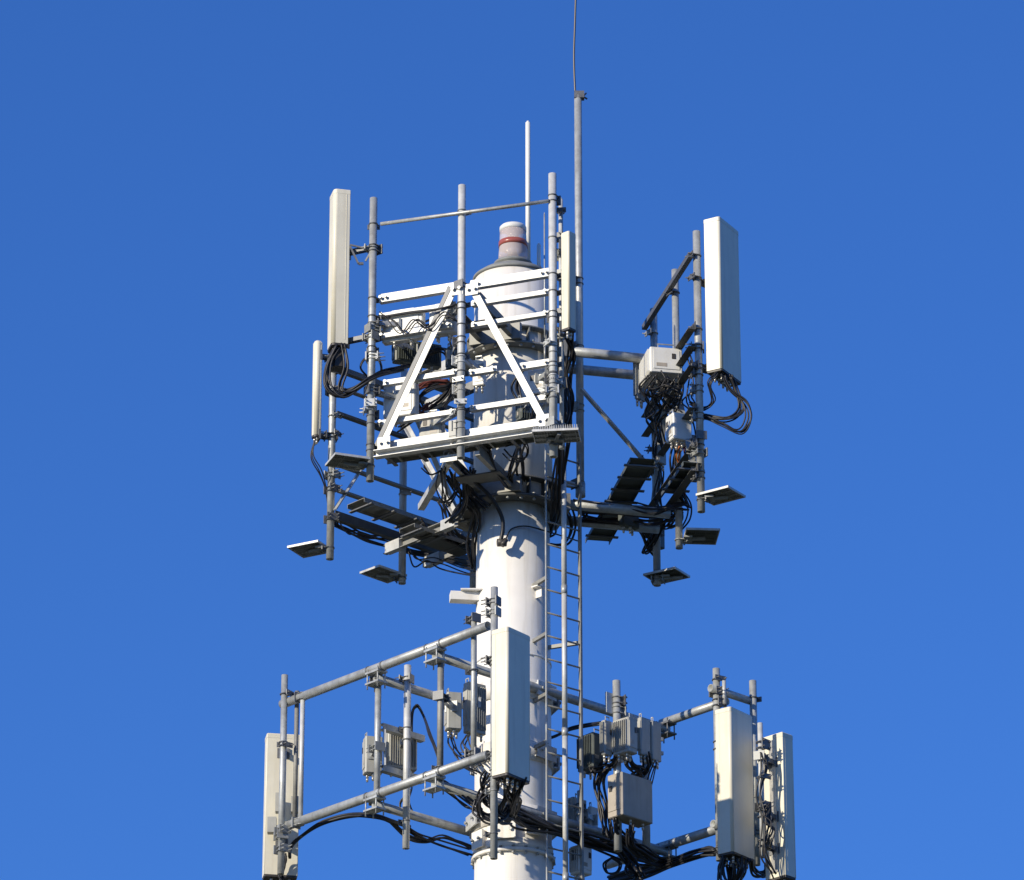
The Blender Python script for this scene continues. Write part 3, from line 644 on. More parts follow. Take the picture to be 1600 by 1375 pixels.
# ------------------------------------------------------------------ lower mount
zA = FA.at(600, 1040).z; zA2 = FA.at(600, 1237).z
mA = thing('antenna_mount_frame', 'long left frame of two parallel pipes on the lower level', 'antenna frame', (FA.p.x, FA.p.y, zA2), 'lower antenna frames')
def apt(px, z):
    """point on the long pipe's line above plan column px"""
    q = FA.at(px, 1040); return Vector((q.x, q.y, z))
aL, aR = FA.at(441, 1083), FA.at(763, 950)
aL.z = aR.z = zA
part('face_pipe', MB().hollow(aL, aR, .052), 'galv', mA)
bL, bR = FA.at(438, 1297), FA.at(763, 1176); bL.z = bR.z = zA2
part('face_pipe', MB().hollow(bL, bR, .052), 'galv', mA)
armB = FA.at(588, 1046); armC = FA.at(680, 1004)
def armline(q, z, L, r=.05, name='arm_pipe', par=None, m='galv', back=0.0):
    a = Vector((q.x, q.y, z)) - VD * back; return part(name, MB().hollow(a, a + VD * L, r), m, par or mA), a, a + VD * L
off = -0.11
armline(armB, zA + off, 1.55); armline(armB, zA2 + off, 1.75)
_, cA, cB = armline(armC, zA + off, 3.58, .052); _, cA2, cB2 = armline(armC, zA2 + off, 3.58, .052)
def xclamp(par, p, m='galv'):
    s = MB().box(p, UD, VD, Z, .11, .07, .012).box(p - Z * .125, UD, VD, Z, .11, .07, .01)
    for sx in (-1, 1):
        for sy in (-1, 1): s.tube(p + UD * (sx * .085) + VD * (sy * .055) - Z * .19, p + UD * (sx * .085) + VD * (sy * .055) + Z * .05, .009, 6)
    part('cross_clamp', s, m, par)
for q in (armB, armC):
    for z in (zA, zA2):
        xclamp(mA, Vector((q.x, q.y, z - .052)))
        for sg in (-.12, .12): part('band', MB().tube(Vector((q.x, q.y, z)) + UD * (sg - .01), Vector((q.x, q.y, z)) + UD * (sg + .01), .058, 16), 'clamp', mA)
def lpipe(par, px, y0, y1, q, r=.036, m='galv', name='mast_pipe'):
    p = Vector((q.x, q.y, 0)); part(name, MB().hollow(Vector((p.x, p.y, zat(y1, p.y))), Vector((p.x, p.y, zat(y0, p.y))), r), m, par); return p
def colat(px, Y, py=1150):
    q = atY(px, py, Y); return Vector((q.x, q.y, 0))
qa = FA.at(443, 1083); P443 = colat(443, qa.y - .10)
lpipe(mA, 443, 1055, 1366, P443, .038)
P462 = colat(463, FA.at(463, 1075).y + .10); lpipe(mA, 463, 1080, 1292, P462, .026, 'plank'); P472 = colat(472, FA.at(472, 1072).y - .02); lpipe(mA, 472, 1082, 1290, P472, .027, 'galv_bright')
P590 = colat(590, armB.y + .06); lpipe(mA, 590, 1052, 1262, P590, .036, 'galv')
P687 = colat(688, armC.y + .06); lpipe(mA, 687, 1010, 1208, P687, .036, 'plank')
P740 = colat(740, FA.at(740, 960).y + .09); lpipe(mA, 740, 958, 1182, P740, .032)
P772 = colat(772, FA.at(762, 952).y - .09); lpipe(mA, 772, 918, 1342, P772, .040)
bp = armB + VD * .42; P636 = colat(636, bp.y - .09); lpipe(mA, 636, 1040, 1326, P636, .040, 'galv_bright')
for (p, ys) in ((P443, (1083, 1165, 1296, 1325)), (P636, (1062, 1285, 1140)), (P772, (938, 955, 1030, 1178, 1235, 1300)), (P590, (1060, 1255)), (P687, (1015, 1205)), (P740, (965, 1178)), (P472, (1088, 1285))):
    for y in ys: put('clamp', CLAMP[0.036 if p is not P443 else .044], mA, (p.x, p.y, zat(y, p.y)), rotz(UD if p is P443 else -UD))
# right frame: short pipes beyond the end of the long arm
mD = thing('antenna_mount_frame', 'right frame of short crossed pipes on the lower level', 'antenna frame', cB2, 'lower antenna frames')
dz = .10
d0 = cB + UD * -.10 + Z * dz; d1 = cB + UD * .95 + Z * dz; part('face_pipe', MB().hollow(d0, d1, .05), 'galv', mD)
e0 = cB2 + UD * -1.0 + Z * dz; e1 = cB2 + UD * .95 + Z * dz; part('face_pipe', MB().hollow(e0, e1, .055), 'galv', mD)
for p in (cB, cB2):
    q = p - VD * .03; xclamp(mD, Vector((q.x, q.y, q.z + .055)), 'clamp')
P1120 = colat(1121, d1.y - .05); lpipe(mD, 1121, 1045, 1345, P1120, .042)
for s_off in (.10,):
    a = Vector((P1120.x, P1120.y, zat(1078, P1120.y))); b_ = a + VD * .52
    part('outer_pipe', MB().hollow(a - VD * .1, b_ + VD * .06, .045), 'galv', mD); a2 = Vector((a.x, a.y, zat(1290, P1120.y))); part('outer_pipe', MB().hollow(a2 - VD * .1, a2 + VD * .58, .045), 'galv', mD)
P1177 = colat(1178, P1120.y + .36); lpipe(mD, 1178, 1064, 1352, P1177, .042)
P1187 = colat(1188, P1120.y - .27); lpipe(mD, 1188, 1130, 1340, P1187, .030, 'galv_bright')
P1133 = colat(1133, P1120.y - .06); lpipe(mD, 1133, 1063, 1100, P1133, .022, 'galv_bright', 'stub_pipe')
for (p, ys) in ((P1120, (1064, 1080, 1100, 1158, 1290)), (P1177, (1090, 1180, 1245, 1300)), (P1187, (1165, 1215, 1262))):
    for y in ys: put('clamp', CLAMP[.044], mD, (p.x, p.y, zat(y, p.y)), rotz(VD if p is P1177 else UD))
# pipe that carries the radio stack
pc = cA + VD * 2.02; P963 = colat(964, pc.y - .10); lpipe(mD, 964, 1064, 1330, P963, .045)
part('clamp_plate', MB().box(Vector((P963.x - .07, P963.y - .02, zat(1100, P963.y))), UD, VD, Z, .012, .07, .12), 'galv_bright', mD)
P1008 = colat(1008, pc.y + .45); lpipe(mD, 1008, 1180, 1336, P1008, .045)
for y in (1092, 1108, 1130): put('clamp', CLAMP[.044], mD, (P963.x, P963.y, zat(y, P963.y)), rotz(VD))
# lower tower collars: clamp shoes that hold the long arms against the shaft
for (z, mm) in ((zA + off, 'galv'), (zA2 + off, 'white'), ((zA + zA2) / 2 - .1, 'galv')):
    cc = part('arm_collar', MB().ring(AX, RP - .02, RP + .034, z - .11, z + .11, 64), mm if mm == 'white' else 'white', tower)
    for k in range(6):
        a = R_(20 + 60 * k); v = Vector((math.cos(a), math.sin(a), 0)); p = AX + v * (RP + .075); p.z = z
        sh = part('shoe', MB().box(p, Vector((-v.y, v.x, 0)), v, Z, .16, .009, .085).box(p - v * .03 + Z * .06, Vector((-v.y, v.x, 0)), v, Z, .14, .03, .008).box(p - v * .03 - Z * .06, Vector((-v.y, v.x, 0)), v, Z, .14, .03, .008), 'galv_bright', cc)
        for sg in (-.1, .1): put('bolt', BOLT, tower, p + Vector((-v.y, v.x, 0)) * sg, Matrix.Rotation(a, 3, 'Z') @ Matrix.Rotation(R_(90), 3, 'Y'))
zf = zat(1326, -.45)
cf = part('arm_collar', MB().ring(AX, RP - .02, RP + .05, zf - .02, zf + .02, 64).ring(AX, RP - .02, RP + .028, zf + .02, zf + .14, 64), 'white', tower)
for k in range(20):
    a = 2 * math.pi * k / 20; put('bolt', BOLT, cf, (AX.x + math.cos(a) * (RP + .036), AX.y + math.sin(a) * (RP + .036), zf))
for (az_, zz, hw_) in ((258, 1296, .13), (300, 1290, .10), (215, 1312, .10)):
    v = Vector((math.cos(R_(az_)), math.sin(R_(az_)), 0)); tt = Vector((-v.y, v.x, 0)); p = AX + v * (RP + .06); p.z = zat(zz, p.y)
    sp = part('saddle_plate', MB().box(p, tt, v, Z, hw_, .012, .10).box(p - v * .04 + tt * hw_ * .8, tt, v, Z, .01, .05, .09).box(p - v * .04 - tt * hw_ * .8, tt, v, Z, .01, .05, .09), 'white', tower)
    for sg in (-.6, .6): put('bolt', BOLT, sp, p + tt * (hw_ * sg), Matrix.Rotation(R_(az_), 3, 'Z') @ Matrix.Rotation(R_(90), 3, 'Y'))
# white outrigger bracket on the shaft's left
s = MB(); p = atY(742, 935, -.1)
s.bar(p + Vector((-.28, -.05, 0)), p + Vector((.1, .0, 0)), .14, .10).box(p + Vector((-.02, -.05, .06)), Vector((1, 0, 0)), Vector((0, 1, 0)), Z, .14, .1, .008)
part('side_bracket', s, 'white', tower)
s = MB(); p = atY(842, 918, -.36); s.box(p, Vector((.7, .7, 0)), Vector((.7, -.7, 0)), Z, .07, .05, .008).box(p - Z * .06, Vector((.7, .7, 0)), Vector((.7, -.7, 0)), Z, .008, .05, .06); part('side_bracket', s, 'white', tower)

PANELS['B1'] = panel('cream panel antenna seen from behind at the lower left end', Corner(410, 415, 467, 1145, 1367, FA.at(443, 1083).y + .20, 80), '-R', P443, (0.22, .86), rad=.03)
PANELS['B2'] = panel('cream panel antenna standing in front of the tower shaft', Corner(768, 793, 830, 978, 1208, -2.42, 38), 'R', P772, (0.06, .78), rad=.03, nconn=8)
PANELS['B3'] = panel('pale panel antenna at the lower right, the nearer of the two', Corner(1120, 1143, 1181, 1103, 1331, P1120.y - .34, 38), 'R', P1120, (0.1, .76), rad=.03, nconn=8)
PANELS['B4'] = panel('white panel antenna at the far lower right, seen from its lit back', Corner(1195, 1225, 1244, 1143, 1368, P1120.y - .20, 45), '-L', P1187, (0.2, .42, .80), rad=.03, back_rail=True)
t = PANELS['B1'][0]; f = PANELS['B1'][3]
for (x, y, w_, h_) in ((425, 1290, .05, .09), (434, 1255, .025, .11), (462, 1258, .05, .09)):
    part('back_box', MB().box(atY(x, y, P443.y + .20), Vector((1, 0, 0)), Vector((0, 1, 0)), Z, w_, .05, h_), 'unit', t)

# lower radio units
YB = P636.y
radio('grey radio unit left of the pale pipe inside the lower left frame', Corner(566, 571, 598, 1149, 1206, YB + .05, 76), 'unit', P590, None, 3, by=.5)
t = radio('grey radio unit on a two shelf bracket inside the lower left frame', Corner(600, 606, 652, 1140, 1198, YB + .16, 70), 'unit', P636, 'R', 4)
for y in (1134, 1199):
    a = atY(599, y, YB - .12); b_ = a + VD * .62; part('shelf_channel', MB().section(a, b_, C_PROF(.08, .07, .008), Z, -1), 'galv', t)
part('shelf_post', MB().bar(atY(601, 1140, YB - .1), atY(601, 1196, YB - .1), .035, .03), 'galv_bright', t)
radio('flat grey radio unit left of the dark pipe near the centre panel', Corner(694, 699, 722, 1080, 1137, P687.y + .35, 76), 'unit', P687, None, 3)
radio('tall dark radio unit behind the thin pipe left of the centre panel', Corner(723, 732, 760, 1064, 1142, P687.y + .50, 55), 'unit', P740, 'R', 4)
yq = P963.y
for y in (1138, 1160): part('unit_rail', MB().bar(atY(938, y, yq + .0), atY(938, y, yq + .0) + Vector((.71, .38, 0)), .03, .04), 'galv', mD)
P905 = colat(906, .12); lpipe(mD, 906, 1236, 1400, P905, .036)
radio('slim grey radio unit at the left of the row on the right arm', Corner(939, 945, 957, 1124, 1178, yq - .20, 48), 'unit', None, 'L', 2)
radio('widest grey radio unit of the row under the right arm pipe', Corner(957, 982, 997, 1119, 1173, yq - .30, 42), 'unit', P963, 'L', 5)
radio('middle narrow grey radio unit of the row on the right arm', Corner(996, 1002, 1017, 1120, 1178, yq - .06, 42), 'unit', None, None, 3)
radio('rightmost narrow grey radio unit of the row on the right arm', Corner(1015, 1020, 1034, 1126, 1186, yq + .06, 42), 'unit', None, None, 3)
radio('dark radio unit between the ladder and the row of grey ones', Corner(902, 926, 944, 1143, 1197, yq + .05, 50), 'unit_dark', None, 'L', 3)
radio('big square equipment box with a side latch below the row of radio units', Corner(949, 972, 1022, 1205, 1272, yq - .25, 46), 'beige', P963, None, 4, name='equipment_box', cat='equipment box', group='equipment boxes', handle=False)
radio('grey shaded radio unit low behind the ladder', Corner(884, 896, 918, 1244, 1296, .30, 45), 'unit', P905, 'L', 3)
radio('slim pale radio unit standing right of the ladder foot', Corner(918, 923, 935, 1259, 1312, .40, 45), 'unit_white', P905, None, 2)
radio('pale radio unit at the bottom edge beside the white conduit', Corner(890, 908, 926, 1318, 1362, .02, 45), 'unit_white', P905, 'L', 3)

# ------------------------------------------------------------------ cables
def bundle(label, runs, r=.0125, group='cable bundles', jit=.03, m='rubber'):
    """runs: list of (pixel points [(px,py,Y)...], count)"""
    p0 = atY(*runs[0][0][0]); t = thing('cable_bundle', label, 'cables', p0, group)
    for run in runs:
        pts, cnt = run[0], run[1]; mm = run[2] if len(run) > 2 else m; rr = run[3] if len(run) > 3 else r
        j_ = run[4] if len(run) > 4 else jit
        for i in range(cnt):
            o = Vector((random.uniform(-1, 1), random.uniform(-1, 1), random.uniform(-1, 1))) * j_
            P = []
            for k, p in enumerate(pts):
                w_ = 1.0 if 0 < k < len(pts) - 1 else .8
                P.append(atY(*p) + o * w_ + Vector((random.uniform(-1, 1), random.uniform(-1, 1), random.uniform(-1, 1))) * (j_ * .55))
            part('cable', MB().path(P, rr * random.uniform(.85, 1.1)), mm, t)
    return t
def drops(key, tgt, sag, side, nn=None, r=.011):
    """cable run from every connector under a panel to a meeting place"""
    t, base, s_, f = PANELS[key]; wd, dp = t['wd'], t['dp']; cnt = nn or 8; out = []
    for i in range(cnt):
        a = base + s_ * (wd * random.uniform(-.38, .38)) + f * (dp * random.uniform(-.3, .3)) - Z * .05
        g_ = Vector(tgt) + Vector((random.uniform(-.04, .04), random.uniform(-.04, .04), random.uniform(-.05, .05)))
        mid = (a + g_) / 2 - Z * (sag * random.uniform(.6, 1.1)) + Vector(side) * random.uniform(.5, 1.1)
        out.append([a, a - Z * .12 + Vector(side) * .12, mid, g_])
    return out
def bundle3(label, paths, r=.011, m='rubber', group='cable bundles'):
    t = thing('cable_bundle', label, 'cables', paths[0][0], group)
    for p in paths: part('cable', MB().path(p, r * random.uniform(.85, 1.15)), random.choice([m, m, m, 'rubber']), t)
    return t
y1 = QF[0].y
t = bundle('black cables looping from the tall left panel into the front frame', [
    ([(527, 541, y1), (513, 570, y1), (514, 602, y1), (535, 618, y1), (565, 602, y1), (600, 582, y1 + .2), (640, 572, y1 + .5)], 7),
    ([(535, 541, y1), (540, 575, y1), (530, 605, y1), (545, 612, y1), (585, 590, y1), (628, 578, y1 + .5)], 4),
    ([(578, 592, y1 + .2), (563, 575, y1 + .1), (572, 560, y1 + .1), (590, 562, y1 + .1), (595, 580, y1 + .1), (580, 592, y1 + .2)], 2, 'rubber', .012, .01)], .0125, jit=.035)
b = PANELS['A1'][1]
part('cable_boot', MB().box(b - Z * .14, PANELS['A1'][2], PANELS['A1'][3], Z, .09, .07, .11, .03), 'under', t)
bundle('thin cables dropping from the short slim panel at the left edge', [([(492, 684, .55), (488, 710, .55), (500, 735, .6), (508, 760, .7), (514, 790, .75)], 3)], .008)
bundle('black cables swinging out right below the large right panel', [
    ([(1130, 584, -.75), (1140, 610, -.7), (1163, 630, -.7), (1170, 655, -.7), (1155, 676, -.7), (1125, 662, -.7), (1098, 652, -.6), (1070, 655, -.3)], 5, 'rubber', .009),
    ([(1140, 586, -.75), (1150, 608, -.7), (1158, 640, -.7), (1135, 655, -.7), (1100, 650, -.6), (1075, 650, -.3)], 6, 'rubber', .010),
    ([(1122, 582, -.8), (1110, 600, -.8), (1116, 628, -.7), (1098, 640, -.6), (1080, 630, -.3)], 4, 'rubber', .009)], .01, jit=.03)
bundle('tangle of black cables between the two radio units on the right frame', [
    ([(1022, 590, -.35), (1010, 612, -.2), (1024, 628, -.1), (1012, 648, .2), (1028, 668, .4)], 6),
    ([(1034, 590, -.35), (1044, 606, -.3), (1030, 625, -.1), (1042, 640, 0), (1028, 662, .2), (1034, 700, .4)], 6),
    ([(1046, 590, -.35), (1036, 612, -.3), (1052, 624, -.2), (1044, 640, -.1), (1052, 650, -.2)], 6),
    ([(1058, 590, -.35), (1064, 610, -.3), (1050, 630, -.2), (1066, 640, -.2)], 6),
    ([(1075, 560, -.2), (1080, 600, -.3), (1070, 625, -.3), (1078, 645, -.3), (1084, 690, -.2), (1072, 740, .1)], 4),
    ([(1030, 660, .4), (1024, 700, .6), (1034, 740, .7), (1026, 775, .8), (1036, 800, .8)], 5),
    ([(1016, 605, -.2), (1030, 612, -.3), (1050, 606, -.4), (1064, 614, -.4)], 4, 'rubber', .008)], .010, jit=.06)
bundle('black and orange taped cables below the small radio unit on the right frame', [
    ([(1056, 694, -.15), (1052, 720, -.1), (1056, 745, 0), (1062, 770, .1), (1072, 790, .2)], 5),
    ([(1064, 694, -.15), (1058, 715, -.1), (1064, 735, 0), (1056, 760, .1)], 2, 'copper', .013),
    ([(1070, 694, -.15), (1074, 720, -.1), (1064, 740, 0), (1066, 770, .1)], 3, 'rubber_red', .012),
    ([(1078, 694, -.15), (1080, 720, -.1), (1070, 750, .1), (1060, 780, .2)], 4),
    ([(1070, 770, .2), (1080, 790, .2), (1076, 812, .3), (1064, 830, .4)], 2, 'rubber', .010)], .013, jit=.035)
bundle('black cables running along the thick lower pipe of the right frame', [
    ([(1060, 792, .2), (1030, 800, .35), (990, 800, .3), (950, 795, .2), (905, 792, .1), (870, 785, -.1)], 7),
    ([(1050, 808, .4), (1020, 815, .5), (985, 812, .5), (945, 812, .4), (905, 808, .3)], 5),
    ([(1045, 800, .5), (1030, 830, .9), (1018, 855, 1.2), (1010, 862, 1.3), (1020, 840, 1.1), (1035, 812, .7)], 6, 'rubber', .012, .05),
    ([(1075, 790, -.2), (1050, 788, .0), (1020, 796, .1), (980, 790, .05), (940, 786, 0), (900, 782, -.1)], 5, 'rubber', .012, .05),
    ([(1060, 800, .4), (1055, 818, .6), (1040, 826, .8), (1052, 806, .6), (1036, 815, .8)], 5, 'rubber', .011, .06),
    ([(930, 796, .2), (938, 808, .3), (925, 818, .4), (912, 806, .3), (925, 795, .2)], 3, 'rubber', .010, .03),
    ([(990, 812, .5), (1005, 830, .9), (1015, 850, 1.2), (1024, 866, 1.3)], 4)], .012, jit=.045)
bundle('dark cables crossing behind the left diagonal of the front frame', [
    ([(596, 515, -1.1), (625, 495, -1.0), (655, 505, -1.0), (690, 495, -1.0), (712, 500, -1.1)], 5, 'rubber', .008, .05),
    ([(594, 490, -1.42), (612, 500, -1.45), (630, 520, -1.48), (650, 500, -1.5), (668, 512, -1.5), (690, 492, -1.55), (712, 500, -1.6)], 4, 'rubber', .007, .04),
    ([(598, 496, -1.42), (640, 490, -1.48), (680, 484, -1.55), (712, 478, -1.6)], 2, 'rubber', .011, .02),
    ([(604, 500, -1.1), (622, 520, -1.1), (640, 535, -1.0), (650, 515, -1.0), (675, 520, -1.0), (700, 508, -1.0)], 4, 'rubber', .008, .05),
    ([(645, 572, -.7), (660, 560, -.7), (690, 545, -.8), (704, 560, -.9), (706, 600, -.9), (690, 625, -.9), (660, 645, -.8), (625, 670, -.6)], 5),
    ([(704, 520, -.9), (712, 560, -.9), (708, 610, -.9), (690, 640, -.9), (676, 690, -.9)], 4)], .012, jit=.035)
bundle('red brown cable loop behind the left diagonal of the front frame', [
    ([(702, 596, -.95), (670, 598, -.95), (650, 612, -.95), (642, 630, -.95), (655, 645, -.95), (672, 632, -.9)], 5, 'rubber_red', .013),
    ([(702, 600, -.95), (675, 606, -.95), (655, 622, -.95), (660, 642, -.9)], 3)], .013, jit=.03)
bundle('cables hanging behind the right pipe of the front frame', [
    ([(870, 520, -1.6), (880, 560, -1.5), (878, 600, -1.5), (884, 640, -1.5), (878, 680, -1.4), (872, 740, -.9), (868, 800, -.5)], 6),
    ([(890, 522, -1.85), (894, 550, -1.7), (886, 590, -1.5), (890, 630, -1.4), (884, 680, -1.2), (876, 760, -.6)], 6),
    ([(840, 615, -1.7), (832, 640, -1.6), (826, 660, -1.5), (812, 690, -1.3), (800, 720, -1.0), (792, 748, -.7), (795, 764, -.3)], 5),
    ([(815, 580, -1.2), (805, 610, -1.1), (815, 640, -1.1), (808, 680, -1.0), (812, 730, -.8), (815, 762, -.3)], 4)], .013, jit=.05)
bundle('black loops hanging under the front frame walkway', [
    ([(790, 695, -1.5), (812, 690, -1.5), (824, 700, -1.5), (818, 716, -1.4), (800, 718, -1.4), (785, 705, -1.4)], 2, 'rubber', .009, .02),
    ([(692, 735, -1.2), (690, 760, -.9), (698, 785, -.6), (712, 770, -.6), (716, 740, -.8)], 5, 'rubber', .009, .05),
    ([(660, 728, -1.3), (672, 740, -1.2), (690, 732, -1.1)], 3, 'rubber', .008, .04)], .009, jit=.03)
t = bundle('single thick cable hanging down the shaft below the upper frames', [([(722, 735, -1.0), (745, 755, -.8), (768, 778, -.72), (783, 805, -.62), (786, 825, -.58), (782, 848, -.55)], 1, 'rubber', .022, .003),
    ([(760, 700, -1.4), (772, 735, -1.1), (790, 760, -.8)], 3, 'rubber', .016)], .02)
p = atY(784, 849, -.53)
part('cable_end', MB().tube(p + Vector((-.05, -.02, 0)), p + Vector((.05, 0, .01)), .045, 10).tube(p + Vector((.0, -.03, -.04)), p + Vector((.05, -.02, .04)), .03, 8), 'under', t)
bundle('thin black strap cable round the shaft below the collar', [([(790, 842, -.45), (800, 826, -.45), (822, 822, -.44), (850, 829, -.36), (880, 838, -.1), (905, 846, .3)], 1, 'rubber', .009, .002)])
bundle('black cables sagging along the bottom rail of the rear left frame', [
    ([(522, 815, .75), (545, 826, .9), (575, 838, 1.1), (610, 846, 1.3), (640, 858, 1.5), (690, 870, 1.4), (735, 882, .7), (765, 880, .1)], 5),
    ([(528, 812, .7), (540, 830, .8), (560, 832, .9), (590, 840, 1.1)], 2, 'rubber', .009),
    ([(640, 860, 1.3), (650, 876, 1.3), (672, 872, 1.3), (690, 880, 1.2), (725, 892, .8), (762, 893, .1)], 3, 'rubber', .009),
    ([(690, 780, .2), (700, 800, .3), (705, 830, .6), (720, 850, .9), (738, 860, 1.0)], 5),
    ([(660, 815, .6), (680, 835, .8), (700, 838, .8), (725, 850, .8), (742, 846, .5)], 5),
    ([(720, 790, -.2), (705, 810, .2), (712, 835, .5), (730, 845, .6)], 4)], .012, jit=.05)
bundle('black cables gathered round the left side of the lower collar', [
    ([(700, 740, -.7), (715, 765, -.5), (735, 785, -.45), (745, 810, -.3), (738, 850, 0), (742, 890, .2)], 6),
    ([(722, 745, -.8), (728, 770, -.6), (722, 795, -.4), (700, 815, .1)], 5),
    ([(735, 730, -.8), (730, 760, -.6), (740, 775, -.5), (760, 790, -.6)], 4)], .014, jit=.05)
bundle('short black cables entering the shaft beside the ladder top', [
    ([(866, 775, -.5), (868, 795, -.3), (866, 815, -.1), (860, 832, .1), (848, 842, .2)], 6),
    ([(868, 780, -.4), (890, 800, .1), (895, 830, .4), (882, 850, .4), (852, 850, .3)], 3)], .014, jit=.04)
# lower level
bundle('thick black cable arching from the lower left panel to the frame', [
    ([(452, 1340, .6), (455, 1322, .5), (475, 1305, .4), (505, 1287, .2), (545, 1276, .0), (585, 1276, -.25), (612, 1284, -.2), (640, 1292, .0)], 3, 'rubber', .017, .02),
    ([(448, 1335, .55), (446, 1352, .6), (440, 1366, .6), (446, 1376, .6)], 5, 'rubber', .012, .04)], .014)
bundle('black cables slung under the lower left arm pipe', [
    ([(610, 1284, -.2), (640, 1310, .0), (668, 1318, .2), (695, 1312, .3), (720, 1318, .4), (745, 1328, .5)], 4),
    ([(636, 1292, .0), (660, 1305, .1), (690, 1318, .3), (735, 1332, .45)], 3),
    ([(640, 1205, .2), (632, 1222, .1), (640, 1240, .1), (630, 1262, .1), (640, 1285, .05)], 4, 'rubber', .010, .05),
    ([(585, 1210, .2), (592, 1235, .2), (605, 1240, .2), (625, 1225, .2)], 2, 'rubber', .007)], .012, jit=.03)
bundle('black cables rising above the shelf bracket radio unit', [([(641, 1148, YB + .3), (644, 1115, YB + .2), (651, 1104, YB), (661, 1120, -.3), (671, 1148, P687.y + .3), (687, 1188, P687.y + .06), (690, 1212, P687.y + .05)], 3, 'rubber', .012, .02)])
bundle('thin black cables under the flat radio unit left of the centre panel', [
    ([(706, 1140, -.4), (708, 1160, -.4), (715, 1175, -.5), (730, 1190, -.6), (750, 1205, -.8)], 5, 'rubber', .008, .05),
    ([(730, 1146, -.4), (725, 1165, -.4), (740, 1180, -.5), (752, 1195, -.8)], 4, 'rubber', .009, .05)])
bundle('coiled black cables below the centre panel in front of the shaft', [
    ([(778, 1214, -2.2), (762, 1235, -2.0), (748, 1252, -1.9), (756, 1276, -1.8), (776, 1282, -1.8), (792, 1270, -1.7), (798, 1245, -1.7)], 5),
    ([(792, 1214, -2.2), (790, 1245, -2.0), (782, 1268, -1.8), (765, 1278, -1.7), (748, 1268, -1.6), (745, 1245, -1.6)], 4),
    ([(806, 1216, -2.2), (802, 1245, -1.9), (796, 1270, -1.4), (810, 1285, -1.0), (840, 1292, -.7)], 7),
    ([(820, 1218, -2.2), (812, 1240, -2.0), (802, 1265, -1.6), (792, 1282, -1.4)], 4),
    ([(760, 1208, -2.1), (755, 1225, -2.0), (760, 1250, -1.9), (772, 1262, -1.9)], 4),
    ([(785, 1212, -2.3), (776, 1230, -2.1), (770, 1250, -2.0), (780, 1275, -1.8), (800, 1280, -1.5)], 6),
    ([(800, 1214, -2.3), (798, 1235, -2.1), (806, 1255, -1.8), (800, 1275, -1.5)], 6),
    ([(680, 1215, -1.3), (705, 1232, -1.2), (735, 1255, -1.2), (752, 1262, -1.4)], 5)], .013, jit=.045)
bundle('heavy dark cable run along the lower long arm pipe past the shaft', [
    ([(796, 1268, -1.3), (830, 1285, -.8), (870, 1302, -.4), (910, 1312, 0), (950, 1325, .3), (990, 1338, .6), (1030, 1350, .9)], 14),
    ([(900, 1300, -.1), (930, 1318, .2), (960, 1322, .3), (985, 1345, .5), (1000, 1368, .4)], 7)], .016, jit=.07)
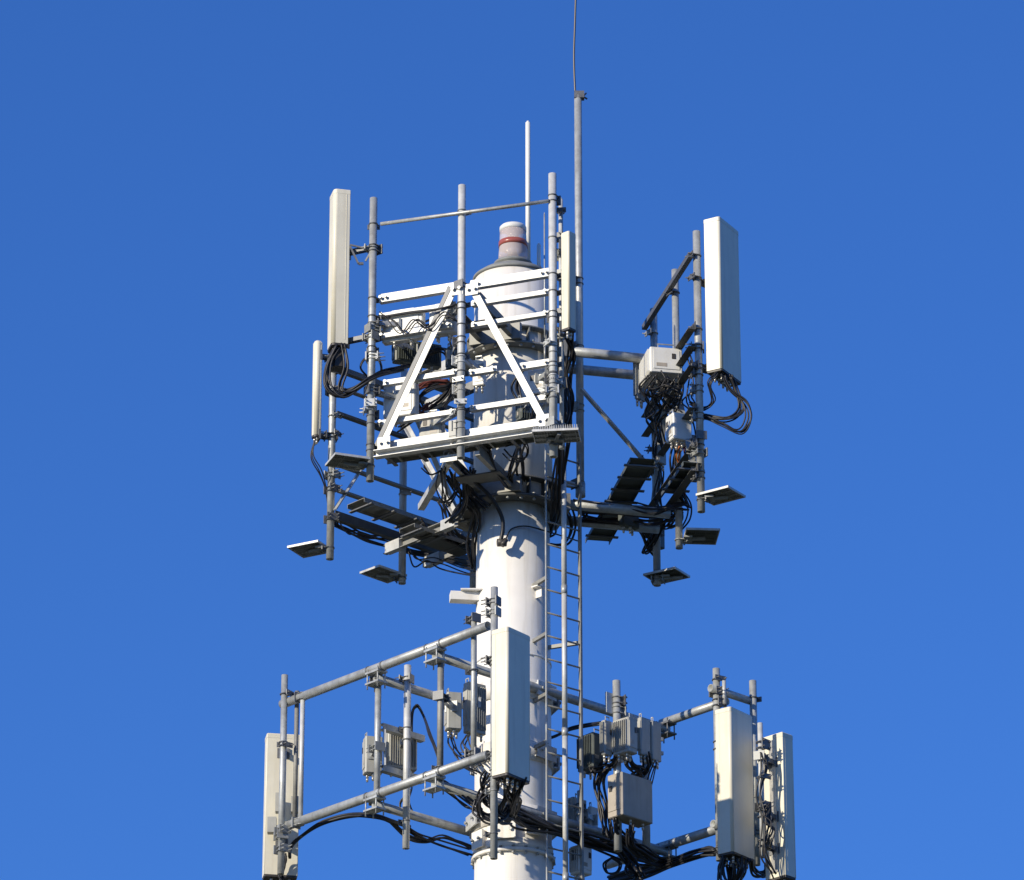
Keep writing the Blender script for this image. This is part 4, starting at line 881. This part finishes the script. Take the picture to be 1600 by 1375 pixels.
bundle('dark cables packed under the row of radio units and round the equipment box', [
    ([(965, 1176, yq - .1), (960, 1192, yq), (945, 1204, yq + .1), (935, 1230, yq + .2), (942, 1270, yq + .2), (950, 1310, yq + .1)], 8),
    ([(980, 1178, yq - .1), (985, 1195, yq), (1000, 1204, yq + .1), (990, 1216, yq + .2)], 8),
    ([(1006, 1182, yq), (1010, 1200, yq + .1), (1000, 1216, yq + .2)], 5),
    ([(1024, 1190, yq + .1), (1022, 1212, yq + .1), (1014, 1232, yq + .2)], 3, 'rubber', .009),
    ([(925, 1200, yq + .1), (930, 1206, yq + .1), (948, 1200, yq + .1), (960, 1196, yq)], 5),
    ([(842, 1158, .1), (868, 1150, .1), (890, 1140, .2), (915, 1134, .2), (938, 1130, yq + .1)], 3, 'rubber', .012, .02),
    ([(960, 1285, yq - .1), (965, 1305, yq), (980, 1318, yq + .1), (1000, 1335, yq + .2)], 10),
    ([(985, 1292, yq - .1), (985, 1315, yq), (1000, 1328, yq + .2), (1020, 1340, yq + .3)], 8)], .014, jit=.05)
bundle('round cable coil hanging below the equipment box', [
    ([(955, 1340, .3), (944, 1350, .3), (948, 1364, .3), (962, 1364, .3), (968, 1350, .3), (956, 1340, .3)], 2, 'rubber', .012, .015),
    ([(985, 1345, .4), (980, 1360, .4), (990, 1366, .4), (1000, 1352, .5)], 2, 'rubber', .012, .02)])
bundle('dark cables lashed along the lower right frame pipe', [
    ([(950, 1372, 1.55), (1000, 1356, 1.2), (1050, 1345, .85), (1085, 1334, .5), (1115, 1330, .3), (1135, 1350, .1)], 6),
    ([(945, 1384, 1.5), (1000, 1368, 1.15), (1050, 1350, .8), (1090, 1335, .45), (1120, 1330, .25)], 5)], .014, jit=.04)
bundle('hanging black cable loops below the nearer lower right panel', [
    ([(1132, 1336, P1120.y - .2), (1126, 1355, P1120.y - .2), (1130, 1376, P1120.y - .2), (1142, 1378, P1120.y - .1), (1140, 1350, P1120.y)], 5),
    ([(1146, 1338, P1120.y - .2), (1152, 1358, P1120.y - .2), (1146, 1382, P1120.y - .1)], 4),
    ([(1162, 1342, P1120.y - .2), (1160, 1362, P1120.y - .2), (1150, 1384, P1120.y - .1)], 5),
    ([(1172, 1342, P1120.y - .2), (1178, 1362, P1120.y), (1195, 1368, P1120.y + .2), (1200, 1350, P1120.y + .2)], 4)], .014, jit=.035)
bundle('dark cables and jumpers down the pipe behind the far right panel', [
    ([(1190, 1175, P1187.y - .1), (1196, 1200, P1187.y - .1), (1188, 1240, P1187.y - .1), (1198, 1280, P1187.y - .1), (1192, 1330, P1187.y - .1), (1210, 1366, P1187.y)], 4, 'rubber', .011, .04),
    ([(1205, 1255, P1187.y - .12), (1198, 1275, P1187.y - .12), (1210, 1290, P1187.y - .12), (1200, 1315, P1187.y - .1)], 4, 'rubber', .010, .04)])
